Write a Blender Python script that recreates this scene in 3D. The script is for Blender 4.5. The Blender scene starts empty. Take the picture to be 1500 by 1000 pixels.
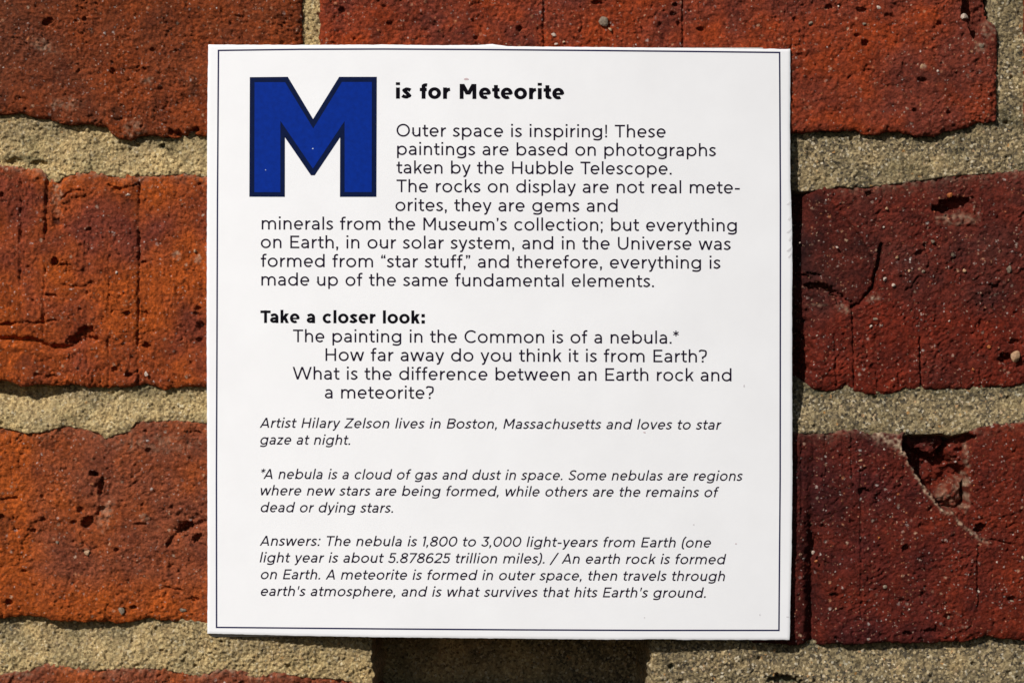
import bpy, math, random
import numpy as np
from mathutils import Vector
from mathutils.geometry import tessellate_polygon

# ------------------------------------------------------------------ camera, world, sun
SC = bpy.context.scene
COL = SC.collection
S = 0.0002          # metres per photo pixel on the wall face
DIST = 0.62         # camera to wall, metres
HZ = 1.40           # height of the picture centre above the ground

cam_d = bpy.data.cameras.new('camera'); cam = bpy.data.objects.new('camera', cam_d); COL.objects.link(cam)
cam.location = (0, -DIST, HZ); cam.rotation_euler = (math.radians(90), 0, 0)
cam_d.sensor_width = 36; cam_d.lens = 36*DIST/(1500*S); cam_d.clip_start = 0.01; cam_d.clip_end = 200
SC.camera = cam

SUN_DIR = Vector((0.75, 1.0, -0.92)).normalized()     # the way the light travels
sun_el = math.asin(-SUN_DIR.z)
sun_az = math.atan2(-SUN_DIR.x, -SUN_DIR.y)           # compass angle of the sun from +Y, clockwise
W = bpy.data.worlds.new('World'); SC.world = W; W.use_nodes = True
nt = W.node_tree; nt.nodes.clear()
sky = nt.nodes.new('ShaderNodeTexSky'); sky.sky_type = 'NISHITA'; sky.sun_disc = False
sky.sun_elevation = sun_el; sky.sun_rotation = sun_az
bg = nt.nodes.new('ShaderNodeBackground'); bg.inputs['Strength'].default_value = 0.05
wo = nt.nodes.new('ShaderNodeOutputWorld')
nt.links.new(sky.outputs[0], bg.inputs[0]); nt.links.new(bg.outputs[0], wo.inputs[0])
sl = bpy.data.lights.new('sun', 'SUN'); sl.energy = 4.6; sl.angle = math.radians(0.5); sl.color = (1.0, 0.97, 0.94)
so = bpy.data.objects.new('sun', sl); COL.objects.link(so)
so.rotation_euler = SUN_DIR.to_track_quat('-Z', 'Y').to_euler(); so.location = (-2, -3, 4)
SC.view_settings.view_transform = 'Standard'; SC.view_settings.look = 'None'
SC.view_settings.exposure = 0.0; SC.view_settings.gamma = 1.0

# ------------------------------------------------------------------ numpy noise
def _perm(seed):
    r = np.random.RandomState(seed); p = r.permutation(512)
    return p, r.rand(512)*2*np.pi, r.rand(512)

def perlin(x, y, scale, seed):
    p, ang, _ = _perm(seed)
    x = x/scale + 1000.37; y = y/scale + 1000.71
    xi = np.floor(x).astype(np.int64); yi = np.floor(y).astype(np.int64)
    fx = x-xi; fy = y-yi
    def g(ix, iy, dx, dy):
        a = ang[p[(ix + p[iy & 511]) & 511]]
        return np.cos(a)*dx + np.sin(a)*dy
    u = fx*fx*fx*(fx*(fx*6-15)+10); v = fy*fy*fy*(fy*(fy*6-15)+10)
    a = g(xi, yi, fx, fy); b = g(xi+1, yi, fx-1, fy)
    c = g(xi, yi+1, fx, fy-1); d = g(xi+1, yi+1, fx-1, fy-1)
    return ((a+(b-a)*u) + ((c+(d-c)*u)-(a+(b-a)*u))*v)*1.5

def fbm(x, y, scale, seed, octv=3):
    r = 0; a = 1
    for k in range(octv):
        r = r + a*perlin(x, y, scale/2**k, seed+17*k); a *= 0.5
    return r

def worley(x, y, cell, seed):
    p, _, rv = _perm(seed); _, _, rv2 = _perm(seed+1); _, _, rv3 = _perm(seed+2)
    x = x/cell+500.2; y = y/cell+500.9
    xi = np.floor(x).astype(np.int64); yi = np.floor(y).astype(np.int64)
    f1 = np.full(x.shape, 9.0); f2 = np.full(x.shape, 9.0); idv = np.zeros(x.shape)
    for i in (-1, 0, 1):
        for j in (-1, 0, 1):
            h = p[(xi+i + p[(yi+j) & 511]) & 511]
            d = np.hypot(xi+i+rv[h]-x, yi+j+rv2[h]-y)
            near = d < f1
            f2 = np.where(near, f1, np.minimum(f2, d)); idv = np.where(near, rv3[h], idv); f1 = np.where(near, d, f1)
    return f1, f2, idv

def sstep(a, b, x):
    t = np.clip((x-a)/(b-a), 0, 1); return t*t*(3-2*t)

def seg_dist(x, y, pts):
    d = np.full(x.shape, 1e9)
    for (x0, y0), (x1, y1) in zip(pts[:-1], pts[1:]):
        vx, vy = x1-x0, y1-y0; L = vx*vx+vy*vy+1e-9
        t = np.clip(((x-x0)*vx+(y-y0)*vy)/L, 0, 1)
        d = np.minimum(d, np.hypot(x-x0-t*vx, y-y0-t*vy))
    return d

def in_poly(x, y, pts):
    """signed distance: negative inside"""
    d = seg_dist(x, y, pts+[pts[0]])
    ins = np.zeros(x.shape, bool); n = len(pts)
    for i in range(n):
        x0, y0 = pts[i]; x1, y1 = pts[(i+1) % n]
        if y0 == y1: continue
        c = ((y0 > y) != (y1 > y)) & (x < (x1-x0)*(y-y0)/(y1-y0)+x0)
        ins ^= c
    return np.where(ins, -d, d)

# ------------------------------------------------------------------ objects
def P(px, py, z):
    """photo pixel on the wall + height in mm out of the wall -> world metres"""
    return np.stack([(px-750)*S, -z*0.001, HZ-(py-500)*S], -1)

def new_obj(name, me, mat, parent=None):
    o = bpy.data.objects.new(name, me); COL.objects.link(o)
    if mat: me.materials.append(mat)
    if parent: o.parent = parent
    return o

def grid_mesh(name, co, keep=None, attrs=None):
    """co (rows, cols, 3); rows go down the picture"""
    nr, nc = co.shape[:2]
    idx = np.arange(nr*nc).reshape(nr, nc)
    a = idx[:-1, :-1]; b = idx[1:, :-1]; c = idx[1:, 1:]; d = idx[:-1, 1:]
    q = np.stack([a, b, c, d], -1)
    q = q[keep] if keep is not None else q.reshape(-1, 4)
    used = np.unique(q)
    remap = np.zeros(nr*nc, np.int64); remap[used] = np.arange(len(used))
    q = remap[q]; v = co.reshape(-1, 3)[used]
    me = bpy.data.meshes.new(name)
    me.vertices.add(len(v)); me.vertices.foreach_set('co', v.astype(np.float32).ravel())
    me.loops.add(q.size); me.loops.foreach_set('vertex_index', q.astype(np.int32).ravel())
    me.polygons.add(len(q)); me.polygons.foreach_set('loop_start', np.arange(0, q.size, 4, dtype=np.int32))
    me.polygons.foreach_set('use_smooth', np.ones(len(q), bool))
    me.update(calc_edges=True)
    for k, arr in (attrs or {}).items():
        at = me.attributes.new(k, 'FLOAT', 'POINT'); at.data.foreach_set('value', arr.ravel()[used].astype(np.float32))
    return me

# ------------------------------------------------------------------ materials
def M(name):
    m = bpy.data.materials.new(name); m.use_nodes = True
    n = m.node_tree.nodes; l = m.node_tree.links
    b = n['Principled BSDF']; return m, n, l, b

def mixc(n, l, fac, a, b, mode='MIX'):
    x = n.new('ShaderNodeMix'); x.data_type = 'RGBA'; x.blend_type = mode
    for s, v in ((0, fac), (6, a), (7, b)):
        if isinstance(v, (int, float)): x.inputs[s].default_value = v
        elif isinstance(v, tuple): x.inputs[s].default_value = (*v, 1)
        else: l.new(v, x.inputs[s])
    return x.outputs[2]

def noise(n, l, scale, detail=4, rough=0.6, vec=None):
    t = n.new('ShaderNodeTexNoise'); t.inputs['Scale'].default_value = scale
    t.inputs['Detail'].default_value = detail; t.inputs['Roughness'].default_value = rough
    if vec: l.new(vec, t.inputs['Vector'])
    return t.outputs['Fac']

def vor(n, l, scale, vec=None):
    t = n.new('ShaderNodeTexVoronoi'); t.inputs['Scale'].default_value = scale
    if vec: l.new(vec, t.inputs['Vector'])
    return t

def ramp(n, l, src, stops):
    r = n.new('ShaderNodeValToRGB'); e = r.color_ramp.elements
    while len(e) < len(stops): e.new(0.5)
    for el, (p, c) in zip(e, stops):
        el.position = p; el.color = (*c, 1) if isinstance(c, tuple) else (c, c, c, 1)
    l.new(src, r.inputs[0]); return r.outputs[0]

def attr(n, name):
    a = n.new('ShaderNodeAttribute'); a.attribute_name = name; return a.outputs['Fac']

def brick_material(name, ca, cb, cc, speck=0.5):
    """ca main clay, cb second clay (purple/brown), cc dark: burnt clay and painted shade"""
    m, n, l, b = M(name)
    geo = n.new('ShaderNodeNewGeometry'); pos = geo.outputs['Position']
    tone = attr(n, 'tone'); smear = attr(n, 'smear'); burn_shade = attr(n, 'burn_shade')
    c = mixc(n, l, tone, ca, cb)
    c = mixc(n, l, burn_shade, c, cc)
    # grain of the clay: fine light and dark mottling, 0.3 to 2 mm
    f1 = ramp(n, l, noise(n, l, 900, 5, 0.7, pos), [(0.30, 0.38), (0.5, 1.0), (0.72, 1.9)])
    c = mixc(n, l, 1.0, c, f1, 'MULTIPLY')
    f2 = ramp(n, l, noise(n, l, 120, 4, 0.65, pos), [(0.3, (0.55, 0.48, 0.52)), (0.52, (1, 1, 1)), (0.72, (1.38, 1.32, 1.15))])
    c = mixc(n, l, 0.8, c, f2, 'MULTIPLY')
    # sand grains: only some cells, broken outlines, strength differs from grain to grain
    wv = n.new('ShaderNodeTexNoise'); wv.inputs['Scale'].default_value = 1800; wv.inputs['Detail'].default_value = 2; l.new(pos, wv.inputs['Vector'])
    wm = n.new('ShaderNodeVectorMath'); wm.operation = 'SCALE'; wm.inputs['Scale'].default_value = 0.0009; l.new(wv.outputs['Color'], wm.inputs[0])
    wa = n.new('ShaderNodeVectorMath'); wa.operation = 'ADD'; l.new(pos, wa.inputs[0]); l.new(wm.outputs[0], wa.inputs[1])
    for sc, th, stg in ((1500, 0.90 - 0.06*speck, 0.75), (800, 0.965 - 0.02*speck, 0.8)):
        v = vor(n, l, sc, wa.outputs[0])
        sep = n.new('ShaderNodeSeparateColor'); l.new(v.outputs['Color'], sep.inputs[0])
        g1 = ramp(n, l, sep.outputs[0], [(th, 0.0), (1.0, 1.0)])
        g2 = ramp(n, l, v.outputs['Distance'], [(0.15, 1.0), (0.5, 0.0)])
        col = ramp(n, l, sep.outputs[1], [(0.0, (0.50, 0.17, 0.06)), (0.4, (0.50, 0.34, 0.22)), (0.8, (0.42, 0.36, 0.32)), (1.0, (0.75, 0.66, 0.58))])
        mm = n.new('ShaderNodeMath'); mm.operation = 'MULTIPLY'; l.new(g1, mm.inputs[0]); l.new(g2, mm.inputs[1])
        mm2 = n.new('ShaderNodeMath'); mm2.operation = 'MULTIPLY'; l.new(mm.outputs[0], mm2.inputs[0]); mm2.inputs[1].default_value = stg
        c = mixc(n, l, mm2.outputs[0], c, col)
    # lime and mortar film
    sn = ramp(n, l, noise(n, l, 420, 4, 0.7, pos), [(0.30, 0.25), (0.62, 1.0)])
    ms = n.new('ShaderNodeMath'); ms.operation = 'MULTIPLY'; l.new(smear, ms.inputs[0]); l.new(sn, ms.inputs[1])
    c = mixc(n, l, ms.outputs[0], c, (0.46, 0.34, 0.225))
    l.new(c, b.inputs['Base Color'])
    b.inputs['Roughness'].default_value = 0.7; b.inputs['Specular IOR Level'].default_value = 0.10
    bp = n.new('ShaderNodeBump'); bp.inputs['Distance'].default_value = 0.0006; bp.inputs['Strength'].default_value = 1.0
    l.new(noise(n, l, 1300, 5, 0.7, pos), bp.inputs['Height'])
    l.new(bp.outputs[0], b.inputs['Normal'])
    return m

def mortar_material():
    m, n, l, b = M('sandy_lime_mortar')
    geo = n.new('ShaderNodeNewGeometry'); pos = geo.outputs['Position']
    grey = attr(n, 'grey'); joint_shade = attr(n, 'burn_shade')
    v = vor(n, l, 1500, pos)
    sep = n.new('ShaderNodeSeparateColor'); l.new(v.outputs['Color'], sep.inputs[0])
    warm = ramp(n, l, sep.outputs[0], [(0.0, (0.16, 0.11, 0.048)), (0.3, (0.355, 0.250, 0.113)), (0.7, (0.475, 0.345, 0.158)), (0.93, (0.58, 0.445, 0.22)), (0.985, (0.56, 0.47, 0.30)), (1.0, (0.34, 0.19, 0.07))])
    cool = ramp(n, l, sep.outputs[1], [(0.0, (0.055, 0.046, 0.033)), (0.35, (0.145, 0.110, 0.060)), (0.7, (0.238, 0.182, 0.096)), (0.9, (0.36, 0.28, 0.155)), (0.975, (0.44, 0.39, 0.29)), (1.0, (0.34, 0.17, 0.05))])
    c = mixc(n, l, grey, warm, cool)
    f2 = ramp(n, l, noise(n, l, 110, 4, 0.6, pos), [(0.3, (0.72, 0.74, 0.72)), (0.5, (1, 1, 1)), (0.72, (1.22, 1.16, 1.08))])
    c = mixc(n, l, 1.0, c, f2, 'MULTIPLY')
    f3 = ramp(n, l, noise(n, l, 2300, 3, 0.7, pos), [(0.3, 0.6), (0.5, 1.0), (0.7, 1.35)])
    c = mixc(n, l, 0.8, c, f3, 'MULTIPLY')
    c = mixc(n, l, joint_shade, c, (0.045, 0.05, 0.028))  # mortar colour carries the shade under bricks and in holes
    l.new(c, b.inputs['Base Color']); b.inputs['Roughness'].default_value = 0.9; b.inputs['Specular IOR Level'].default_value = 0.2
    bp = n.new('ShaderNodeBump'); bp.inputs['Distance'].default_value = 0.00045; bp.inputs['Strength'].default_value = 1.0
    l.new(noise(n, l, 2000, 3, 0.65, pos), bp.inputs['Height']); l.new(bp.outputs[0], b.inputs['Normal'])
    return m

def plain(name, col, rough=0.6, spec=0.3, nsc=None, amt=0.12, bump=0.0):
    m, n, l, b = M(name)
    geo = n.new('ShaderNodeNewGeometry'); pos = geo.outputs['Position']
    if nsc:
        f = ramp(n, l, noise(n, l, nsc, 4, 0.65, pos), [(0.3, 1-amt), (0.7, 1+amt)])
        c = mixc(n, l, 1.0, col, f, 'MULTIPLY'); l.new(c, b.inputs['Base Color'])
        if bump:
            bp = n.new('ShaderNodeBump'); bp.inputs['Distance'].default_value = bump
            l.new(noise(n, l, nsc, 4, 0.65, pos), bp.inputs['Height']); l.new(bp.outputs[0], b.inputs['Normal'])
    else: b.inputs['Base Color'].default_value = (*col, 1)
    b.inputs['Roughness'].default_value = rough; b.inputs['Specular IOR Level'].default_value = spec
    return m

ORANGE = (0.36, 0.085, 0.022); RUST = (0.235, 0.070, 0.036); DARKCLAY = (0.075, 0.020, 0.013)
MAT = {
 'top_left':  brick_material('clay_brown_sanded', (0.215, 0.041, 0.008), (0.125, 0.032, 0.013), (0.045, 0.017, 0.008), 0.7),
 'top_mid':   brick_material('clay_brick_red', (0.245, 0.037, 0.008), (0.140, 0.028, 0.015), (0.045, 0.012, 0.008), 0.4),
 'mid_left':  brick_material('clay_orange', (0.305, 0.060, 0.009), (0.165, 0.034, 0.017), (0.05, 0.013, 0.008), 0.2),
 'low_left':  brick_material('clay_orange_brown', (0.310, 0.064, 0.010), (0.195, 0.051, 0.022), (0.05, 0.015, 0.008), 0.2),
 'mid_right': brick_material('clay_dark_red', (0.115, 0.014, 0.006), (0.072, 0.017, 0.012), (0.017, 0.005, 0.005), 0.75),
 'low_right': brick_material('clay_maroon', (0.130, 0.017, 0.006), (0.062, 0.010, 0.008), (0.012, 0.003, 0.004), 0.75),
 'plain':     brick_material('clay_common', (0.19, 0.031, 0.009), (0.13, 0.029, 0.015), (0.045, 0.012, 0.008), 0.5),
}
MORTAR = mortar_material()

# ------------------------------------------------------------------ outlines of the bricks, in photo pixels
def curve(pts):
    xs = [p[0] for p in pts]; ys = [p[1] for p in pts]
    return lambda x: np.interp(x, xs, ys)

TOP_L_B = [(-600,185),(-60,172),(0,168),(30,165),(45,170),(80,178),(100,182),(130,181),(155,187),(165,198),(190,206),(205,198),(230,199),(260,202),(285,196),(302,200),(445,198)]
TOP_M_B = [(460,197),(800,196),(1160,195),(1200,192),(1225,192),(1255,190),(1262,195),(1280,199),(1300,193),(1320,193),(1340,199),(1370,200),(1385,192),(1420,187),(1430,180),(1470,177)]
TOP_R_B = [(1490,190),(2600,190)]
MID_L_T = [(-700,250),(-40,243),(0,242),(20,243),(45,245),(62,249),(72,262),(84,264),(92,256),(120,250),(150,252),(180,257),(230,254),(270,252),(302,256),(950,262)]
MID_L_B = [(-700,560),(0,556),(15,560),(30,566),(55,562),(75,565),(110,562),(130,568),(160,566),(190,567),(215,562),(240,570),(270,566),(302,567),(950,565)]
MID_R_T = [(950,275),(1160,275),(1180,276),(1220,272),(1230,268),(1250,272),(1300,267),(1350,260),(1400,253),(1450,250),(1500,246),(2600,240)]
MID_R_B = [(950,558),(1160,555),(1180,565),(1190,570),(1220,573),(1235,568),(1243,565),(1255,573),(1270,578),(1310,577),(1325,570),(1350,568),(1360,571),(1420,570),(1450,566),(1480,568),(1500,562),(2600,560)]
LOW_L_T = [(-700,620),(0,622),(20,626),(40,631),(70,628),(95,620),(120,624),(145,630),(155,640),(165,635),(190,628),(200,615),(240,613),(300,616),(560,620)]
LOW_L_B = [(-700,905),(0,906),(30,902),(60,903),(70,908),(100,910),(150,911),(190,912),(215,904),(230,908),(270,910),(302,915),(400,917),(560,918)]
LOW_R_T = [(530,632),(1160,632),(1210,631),(1250,629),(1270,633),(1300,634),(1320,634),(1380,631),(1395,635),(1415,630),(1440,622),(1470,618),(1500,616),(2600,612)]
LOW_R_B = [(530,925),(900,930),(1160,945),(1200,945),(1240,944),(1300,941),(1330,942),(1370,942),(1420,939),(1445,931),(1470,936),(1500,938),(2600,935)]
BOT_L_T = [(-700,985),(0,985),(40,982),(50,975),(65,970),(100,976),(150,978),(200,975),(240,977),(290,987),(320,978),(350,980),(375,991),(400,983),(430,985),(445,989),(500,991),(535,1002),(560,1018),(740,1018)]
BOT_R_T = [(740,1018),(940,1018),(960,1010),(1130,1004),(1160,1002),(1500,1010),(2600,1006)]

def const(y): return [(-9999, y), (9999, y)]

# name: (left, right, top curve, bottom curve, material, z, seed)
BR = [
 dict(k='TL', x0=-548, x1=442, T=const(-122), B=TOP_L_B, mat='top_left', z=0.1, seed=11),
 dict(k='TM', x0=468, x1=1460, T=const(-118), B=TOP_M_B, mat='top_mid', z=0.2, seed=23),
 dict(k='TR', x0=1502, x1=2490, T=const(-118), B=TOP_R_B, mat='plain', z=0.0, seed=31),
 dict(k='ML', x0=-40, x1=935, T=MID_L_T, B=MID_L_B, mat='mid_left', z=0.0, seed=44),
 dict(k='MR', x0=965, x1=1960, T=MID_R_T, B=MID_R_B, mat='mid_right', z=-1.6, seed=52),
 dict(k='ML2', x0=-1040, x1=-66, T=const(250), B=const(560), mat='plain', z=0.0, seed=54),
 dict(k='LL', x0=-460, x1=530, T=LOW_L_T, B=LOW_L_B, mat='low_left', z=0.0, seed=67),
 dict(k='LR', x0=560, x1=1550, T=LOW_R_T, B=LOW_R_B, mat='low_right', z=-0.2, seed=78),
 dict(k='LR2', x0=1580, x1=2560, T=const(614), B=const(935), mat='plain', z=0.0, seed=79),
 dict(k='BL', x0=-250, x1=738, T=BOT_L_T, B=const(1290), mat='low_left', z=0.0, seed=81),
 dict(k='BR', x0=768, x1=1760, T=BOT_R_T, B=const(1292), mat='mid_right', z=-0.5, seed=93),
 dict(k='F', x0=-1030, x1=-40, T=const(-490), B=const(-188), mat='plain', z=0.0, seed=101),
 dict(k='F', x0=-12, x1=960, T=const(-490), B=const(-188), mat='top_mid', z=0.0, seed=102),
 dict(k='F', x0=988, x1=1980, T=const(-490), B=const(-188), mat='plain', z=0.0, seed=103),
 dict(k='F', x0=-1260, x1=-278, T=const(1000), B=const(1290), mat='plain', z=0.0, seed=104),
 dict(k='F', x0=-1570, x1=-576, T=const(-122), B=const(185), mat='mid_left', z=0.0, seed=105),
 dict(k='F', x0=-1480, x1=-490, T=const(622), B=const(905), mat='plain', z=0.0, seed=106),
 dict(k='F', x0=1790, x1=2780, T=const(1006), B=const(1292), mat='low_left', z=0.0, seed=107),
 dict(k='F', x0=-560, x1=430, T=const(1355), B=const(1655), mat='top_mid', z=0.0, seed=108),
 dict(k='F', x0=460, x1=1440, T=const(1355), B=const(1655), mat='plain', z=0.0, seed=109),
 dict(k='F', x0=1470, x1=2460, T=const(1355), B=const(1655), mat='mid_left', z=0.0, seed=110),
]
BRK = {b['k']: b for b in BR}

def pit(x, y, cx, cy, rx, ry, rot=0, sharp=0.35, seed=5):
    a = math.radians(rot); dx, dy = x-cx, y-cy
    u = (dx*math.cos(a)+dy*math.sin(a))/rx; v = (-dx*math.sin(a)+dy*math.cos(a))/ry
    r = np.hypot(u, v) + 0.35*perlin(x, y, max(3, 0.6*min(rx, ry)), seed)
    return 1-sstep(1-sharp, 1+sharp*0.4, r)

def crack(x, y, pts, w, seed=3, jit=3.0):
    xx = x + jit*perlin(x, y, 11, seed)+0.4*jit*perlin(x, y, 4, seed+2); yy = y + jit*perlin(x, y, 12, seed+1)+0.4*jit*perlin(x, y, 4, seed+5)
    return 1-sstep(w*0.35, w, seg_dist(xx, yy, pts))

def rough_patch(x, y, mask, amp, seed):
    f1, f2, _ = worley(x, y, 11, seed)
    g1, g2, _ = worley(x, y, 5.5, seed+4)
    return mask*amp*(0.7*(0.5-f1)+0.45*(0.5-g1))

def brick_height(b, x, y, d_edge):
    """height above the brick's own face, mm, and three masks"""
    s = b['seed']; k = b['k']; G = k
    z = 0.30*fbm(x, y, 160, s, 2) + 0.24*fbm(x, y, 40, s+1, 3) + 0.20*fbm(x, y, 11, s+2, 2)
    cm = sstep(-0.1, 0.35, fbm(x, y, 55, s+13, 2))
    z -= cm*0.45*np.clip(1-np.abs(fbm(x, y, 26, s+14, 2))/0.09, 0, 1) + 0.30*np.clip(1-np.abs(fbm(x, y, 13, s+15, 2))/0.10, 0, 1)*sstep(0.05, 0.4, fbm(x, y, 30, s+16, 2))
    grit = {'TL': 0.25, 'TM': 0.17, 'MR': 0.24, 'LR': 0.21}.get(k, 0.15)
    gm = np.clip(0.75+1.25*fbm(x, y, 60, s+11, 3), 0.22, 1.7)
    th, ax, ay = {'ML': (0, 1.35, .55), 'MR': (.6, .6, 1.3), 'LR': (.45, .65, 1.25), 'TL': (-.5, .75, 1.15)}.get(k, (.2, .9, 1.1))
    gx_ = (x*math.cos(th)-y*math.sin(th))*ax; gy_ = (x*math.sin(th)+y*math.cos(th))*ay
    z += gm*grit*(perlin(gx_, gy_, 4.4, s+3) + 0.8*perlin(gx_, gy_, 2.8, s+4)) + 0.22*gm*perlin(gx_, gy_, 8.5, s+12)
    z += 0.16*perlin(x, y, 26, s+18)*gm
    # lumps and torn clay
    f1, f2, iv = worley(x+6*perlin(x, y, 14, s+5), y, 15, s+6)
    z += 0.16*sstep(0.45, 0.1, f1)*(iv > 0.62)
    # small random pits
    f1, f2, iv = worley(x+4*perlin(x, y, 7, s+50), y+3*perlin(x, y, 7, s+51), 19, s+7)
    z -= 0.75*(1-sstep(0.04, 0.20, f1))*(iv > 0.90)
    f1, f2, iv = worley(x+2*perlin(x, y, 5, s+52), y+2*perlin(x, y, 5, s+53), 8, s+9)
    z -= 0.34*(1-sstep(0.10, 0.36, f1))*(iv > 0.86)
    z += 0.28*(1-sstep(0.1, 0.34, f1))*(iv < 0.07)
    tone = np.clip(0.5+0.95*fbm(x, y, 110, s+20, 3)+0.25*perlin(x, y, 22, s+21), 0, 1)
    smear = 0.0*x; burn_shade = np.clip(1.2*fbm(x, y, 60, s+30, 3)-0.72, 0, 0.5)
    xl, xr, dt, db = d_edge
    lime = np.exp(-np.maximum(dt, 0)/6.0)
    drag = 0.0*x
    if k == 'TL':
        tone = np.clip(tone*0.6 + 0.55*sstep(200, 0, x), 0, 1); burn_shade = burn_shade + 0.28*np.clip(.6+fbm(x, y, 70, 61, 3), 0, 1)*sstep(60, -20, y-0.1*x)  # colour darker towards the top left corner
        smear += 0.35*pit(x, y, 66, 68, 22, 10, 20, .8, 7)+0.5*pit(x, y, 215, 117, 10, 8, 0, .6, 8)+0.35*pit(x, y, 95, 152, 26, 10, 0, .8, 9)
        smear += 0.5*pit(x, y, 195, 190, 18, 12, -20, .7, 3)
        for (cx, cy, rx, ry, ro, dd) in ((70,32,10,4.5,-30,1.6),(124,28,4,3,0,1),(224,73,5,2.5,0,1.1),(165,105,4,4,30,1.3),(212,101,3,3,0,.9),(22,57,8,3,0,.5),(32,146,12,4,10,.6),(133,172,6,5,0,.7),(235,130,4,3,0,.5)):
            z -= dd*pit(x, y, cx, cy, rx, ry, ro, .4, int(cx))
        mk = pit(x, y, 173, 168, 12, 16, 15, .5, 9); z += rough_patch(x, y, mk, 0.9, 3)-0.3*mk; burn_shade += 0.6*mk
        mk = pit(x, y, 283, 130, 9, 22, 5, .6, 10); burn_shade += 0.55*mk; z += rough_patch(x, y, mk, .5, 4)
        mk = pit(x, y, 280, 190, 28, 10, -12, .5, 12); z += rough_patch(x, y, mk, 0.8, 5)
        z -= 1.8*crack(x, y, [(250,194),(272,200),(288,190)], 5, 4)
    if k == 'TM':
        for (cx, cy, rx, ry, ro, dd) in ((501,15,5,5,0,1.9),(571,34,4,3,0,1.6),(519,58,3,3,0,1.0),(563,10,4,3,0,.8),(761,42,4,5,0,1.5),(697,56,3,3,0,.8),
              (1262,15,8,4,10,1.3),(1268,63,6,5,0,2),(1215,11,6,4,0,1.3),(1256,52,4,3,0,1),(1376,35,5,4,0,1),(1350,117,8,3.5,10,1.6),(1390,165,4,3,0,1.3),(1340,162,4,3,0,1.2),(1165,29,4,4,0,1),(1303,24,9,4,10,.9),
              (875,4,9,3,0,1.2),(990,7,5,3,0,1.4),(986,21,5,4,0,1.2),(994,35,3,3,0,1.2),(967,35,3,3,0,.9),(1026,43,5,3,0,1.5),(1173,82,8,5,0,.7),(1250,40,5,4,0,.6)):
            z -= dd*pit(x, y, cx, cy, rx, ry, ro, .4, int(cx))
        z -= 0.8*crack(x, y, [(798,-20),(797,80)], 3.2, 5, 1.5) + 0.9*crack(x, y, [(1001,-30),(1000,75)], 2.8, 6, 1)
        mk = pit(x, y, 840, 45, 60, 34, 0, .8, 12); z += rough_patch(x, y, mk, .30, 8)
        mk = pit(x, y, 890, 40, 14, 12, 0, .4, 12); z -= .5*mk
        tone += 0.5*pit(x, y, 600, 25, 55, 60, 0, .9, 3)
        # broken corner: deep slot beside the lifted chip
        sl_ = in_poly(x+2*perlin(x, y, 9, 2), y, [(1411,-60),(1447,-60),(1447,22),(1441,34),(1434,54),(1426,58),(1420,44),(1416,28),(1409,22)])
        mk = 1-sstep(-3, 1, sl_); z -= 4.5*mk; z += rough_patch(x, y, mk, 1.6, 9); burn_shade += 0.3*mk  # the slot's shade is also painted into the clay colour
        mk = pit(x, y, 1449, 42, 13, 14, 20, .5, 3); smear += 0.45*mk
        smear += .8*pit(x, y, 1436, 70, 9, 8, 0, .7, 3)*.5
        tone = np.clip(tone + 0.5*sstep(1250, 1420, x)*sstep(0, 80, y), 0, 1)
        smear += 0.4*pit(x, y, 1183, 158, 6, 3, 0, .5, 3)+.5*pit(x, y, 1352, 98, 5, 4, 0, .5, 3)
        lime = lime*0
    if k == 'ML':
        tone = np.clip(0.25+0.7*fbm(x, y, 90, 7, 3)+0.55*pit(x, y, 150, 320, 75, 70, 0, .9, 3)+0.5*pit(x, y, 20, 300, 50, 50, 0, .9, 2), 0, 1)
        for xx_, w_, d_, y0, y1 in ((31,3.2,.9,262,476),(36,2,.4,262,470),(67,2.8,.8,262,400),(65,2.8,.9,400,553),(204,2.8,1.2,268,566),(160,2.2,.8,375,566),(127,1.8,.35,330,380),(283,1.6,.4,240,370),(260,2.2,.6,270,300)):
            z -= d_*crack(x, y, [(xx_, y0), (xx_-1 if xx_ > 150 else xx_-2, (y0+y1)/2), (xx_-3 if xx_ == 204 else xx_-1, y1)], w_, int(xx_), 2.4)*np.clip(0.42+1.1*perlin(x, y, 34, int(xx_)+5)+.3*perlin(x, y, 9, 6), 0.05, 1.0)
        z -= 0.30*sstep(36, 31, x)*sstep(240, 260, y)*sstep(480, 470, y)
        z -= 0.35*sstep(198, 206, x)*(1-sstep(225, 300, x))
        # the long drag mark along the lower left, lower lip standing out
        fold = [(-30,494),(20,497),(50,500),(75,509),(100,509),(115,500),(140,496)]
        dd_ = seg_dist(x+3*perlin(x, y, 14, 3), y+3*perlin(x, y, 14, 4), fold)
        z -= 2.2*np.exp(-(dd_/4.5)**2)
        yy_ = y - np.interp(x, [p[0] for p in fold], [p[1] for p in fold])
        z += 0.55*np.exp(-((yy_-11)/7)**2)*sstep(150, 110, x)
        for (cx, cy, rx, ry, ro, dp) in ((80,383,5,7,20,2.4),(84,328,7,9,0,.9),(125,487,13,9,-15,2.4),(108,497,12,6,-20,1.6),(131,336,4,3,0,1.0),(186,459,5,3.5,0,1.6),(188,549,5,3.5,0,2.0),(108,500,6,4,0,1.2),(211,384,4,3,0,.9),(290,452,5,4,0,1.2),(288,460,5,4,0,1.0),(212,460,6,6,0,.8),(214,506,6,5,0,1.6),(168,541,5,4,0,1.2),(75,433,10,3,5,1.0),(295,477,8,6,0,1.6),(54,549,6,3,0,.9),(74,552,10,4,-10,.8),(10,475,9,3,0,1.2),(95,388,9,3,0,.9),(2,285,3,4,0,1.2),(292,498,5,5,0,1),(100,395,5,5,0,.5),(170,277,8,4,0,.8)):
            z -= dp*pit(x, y, cx, cy, rx, ry, ro, .4, int(cx*3+cy))
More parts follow.
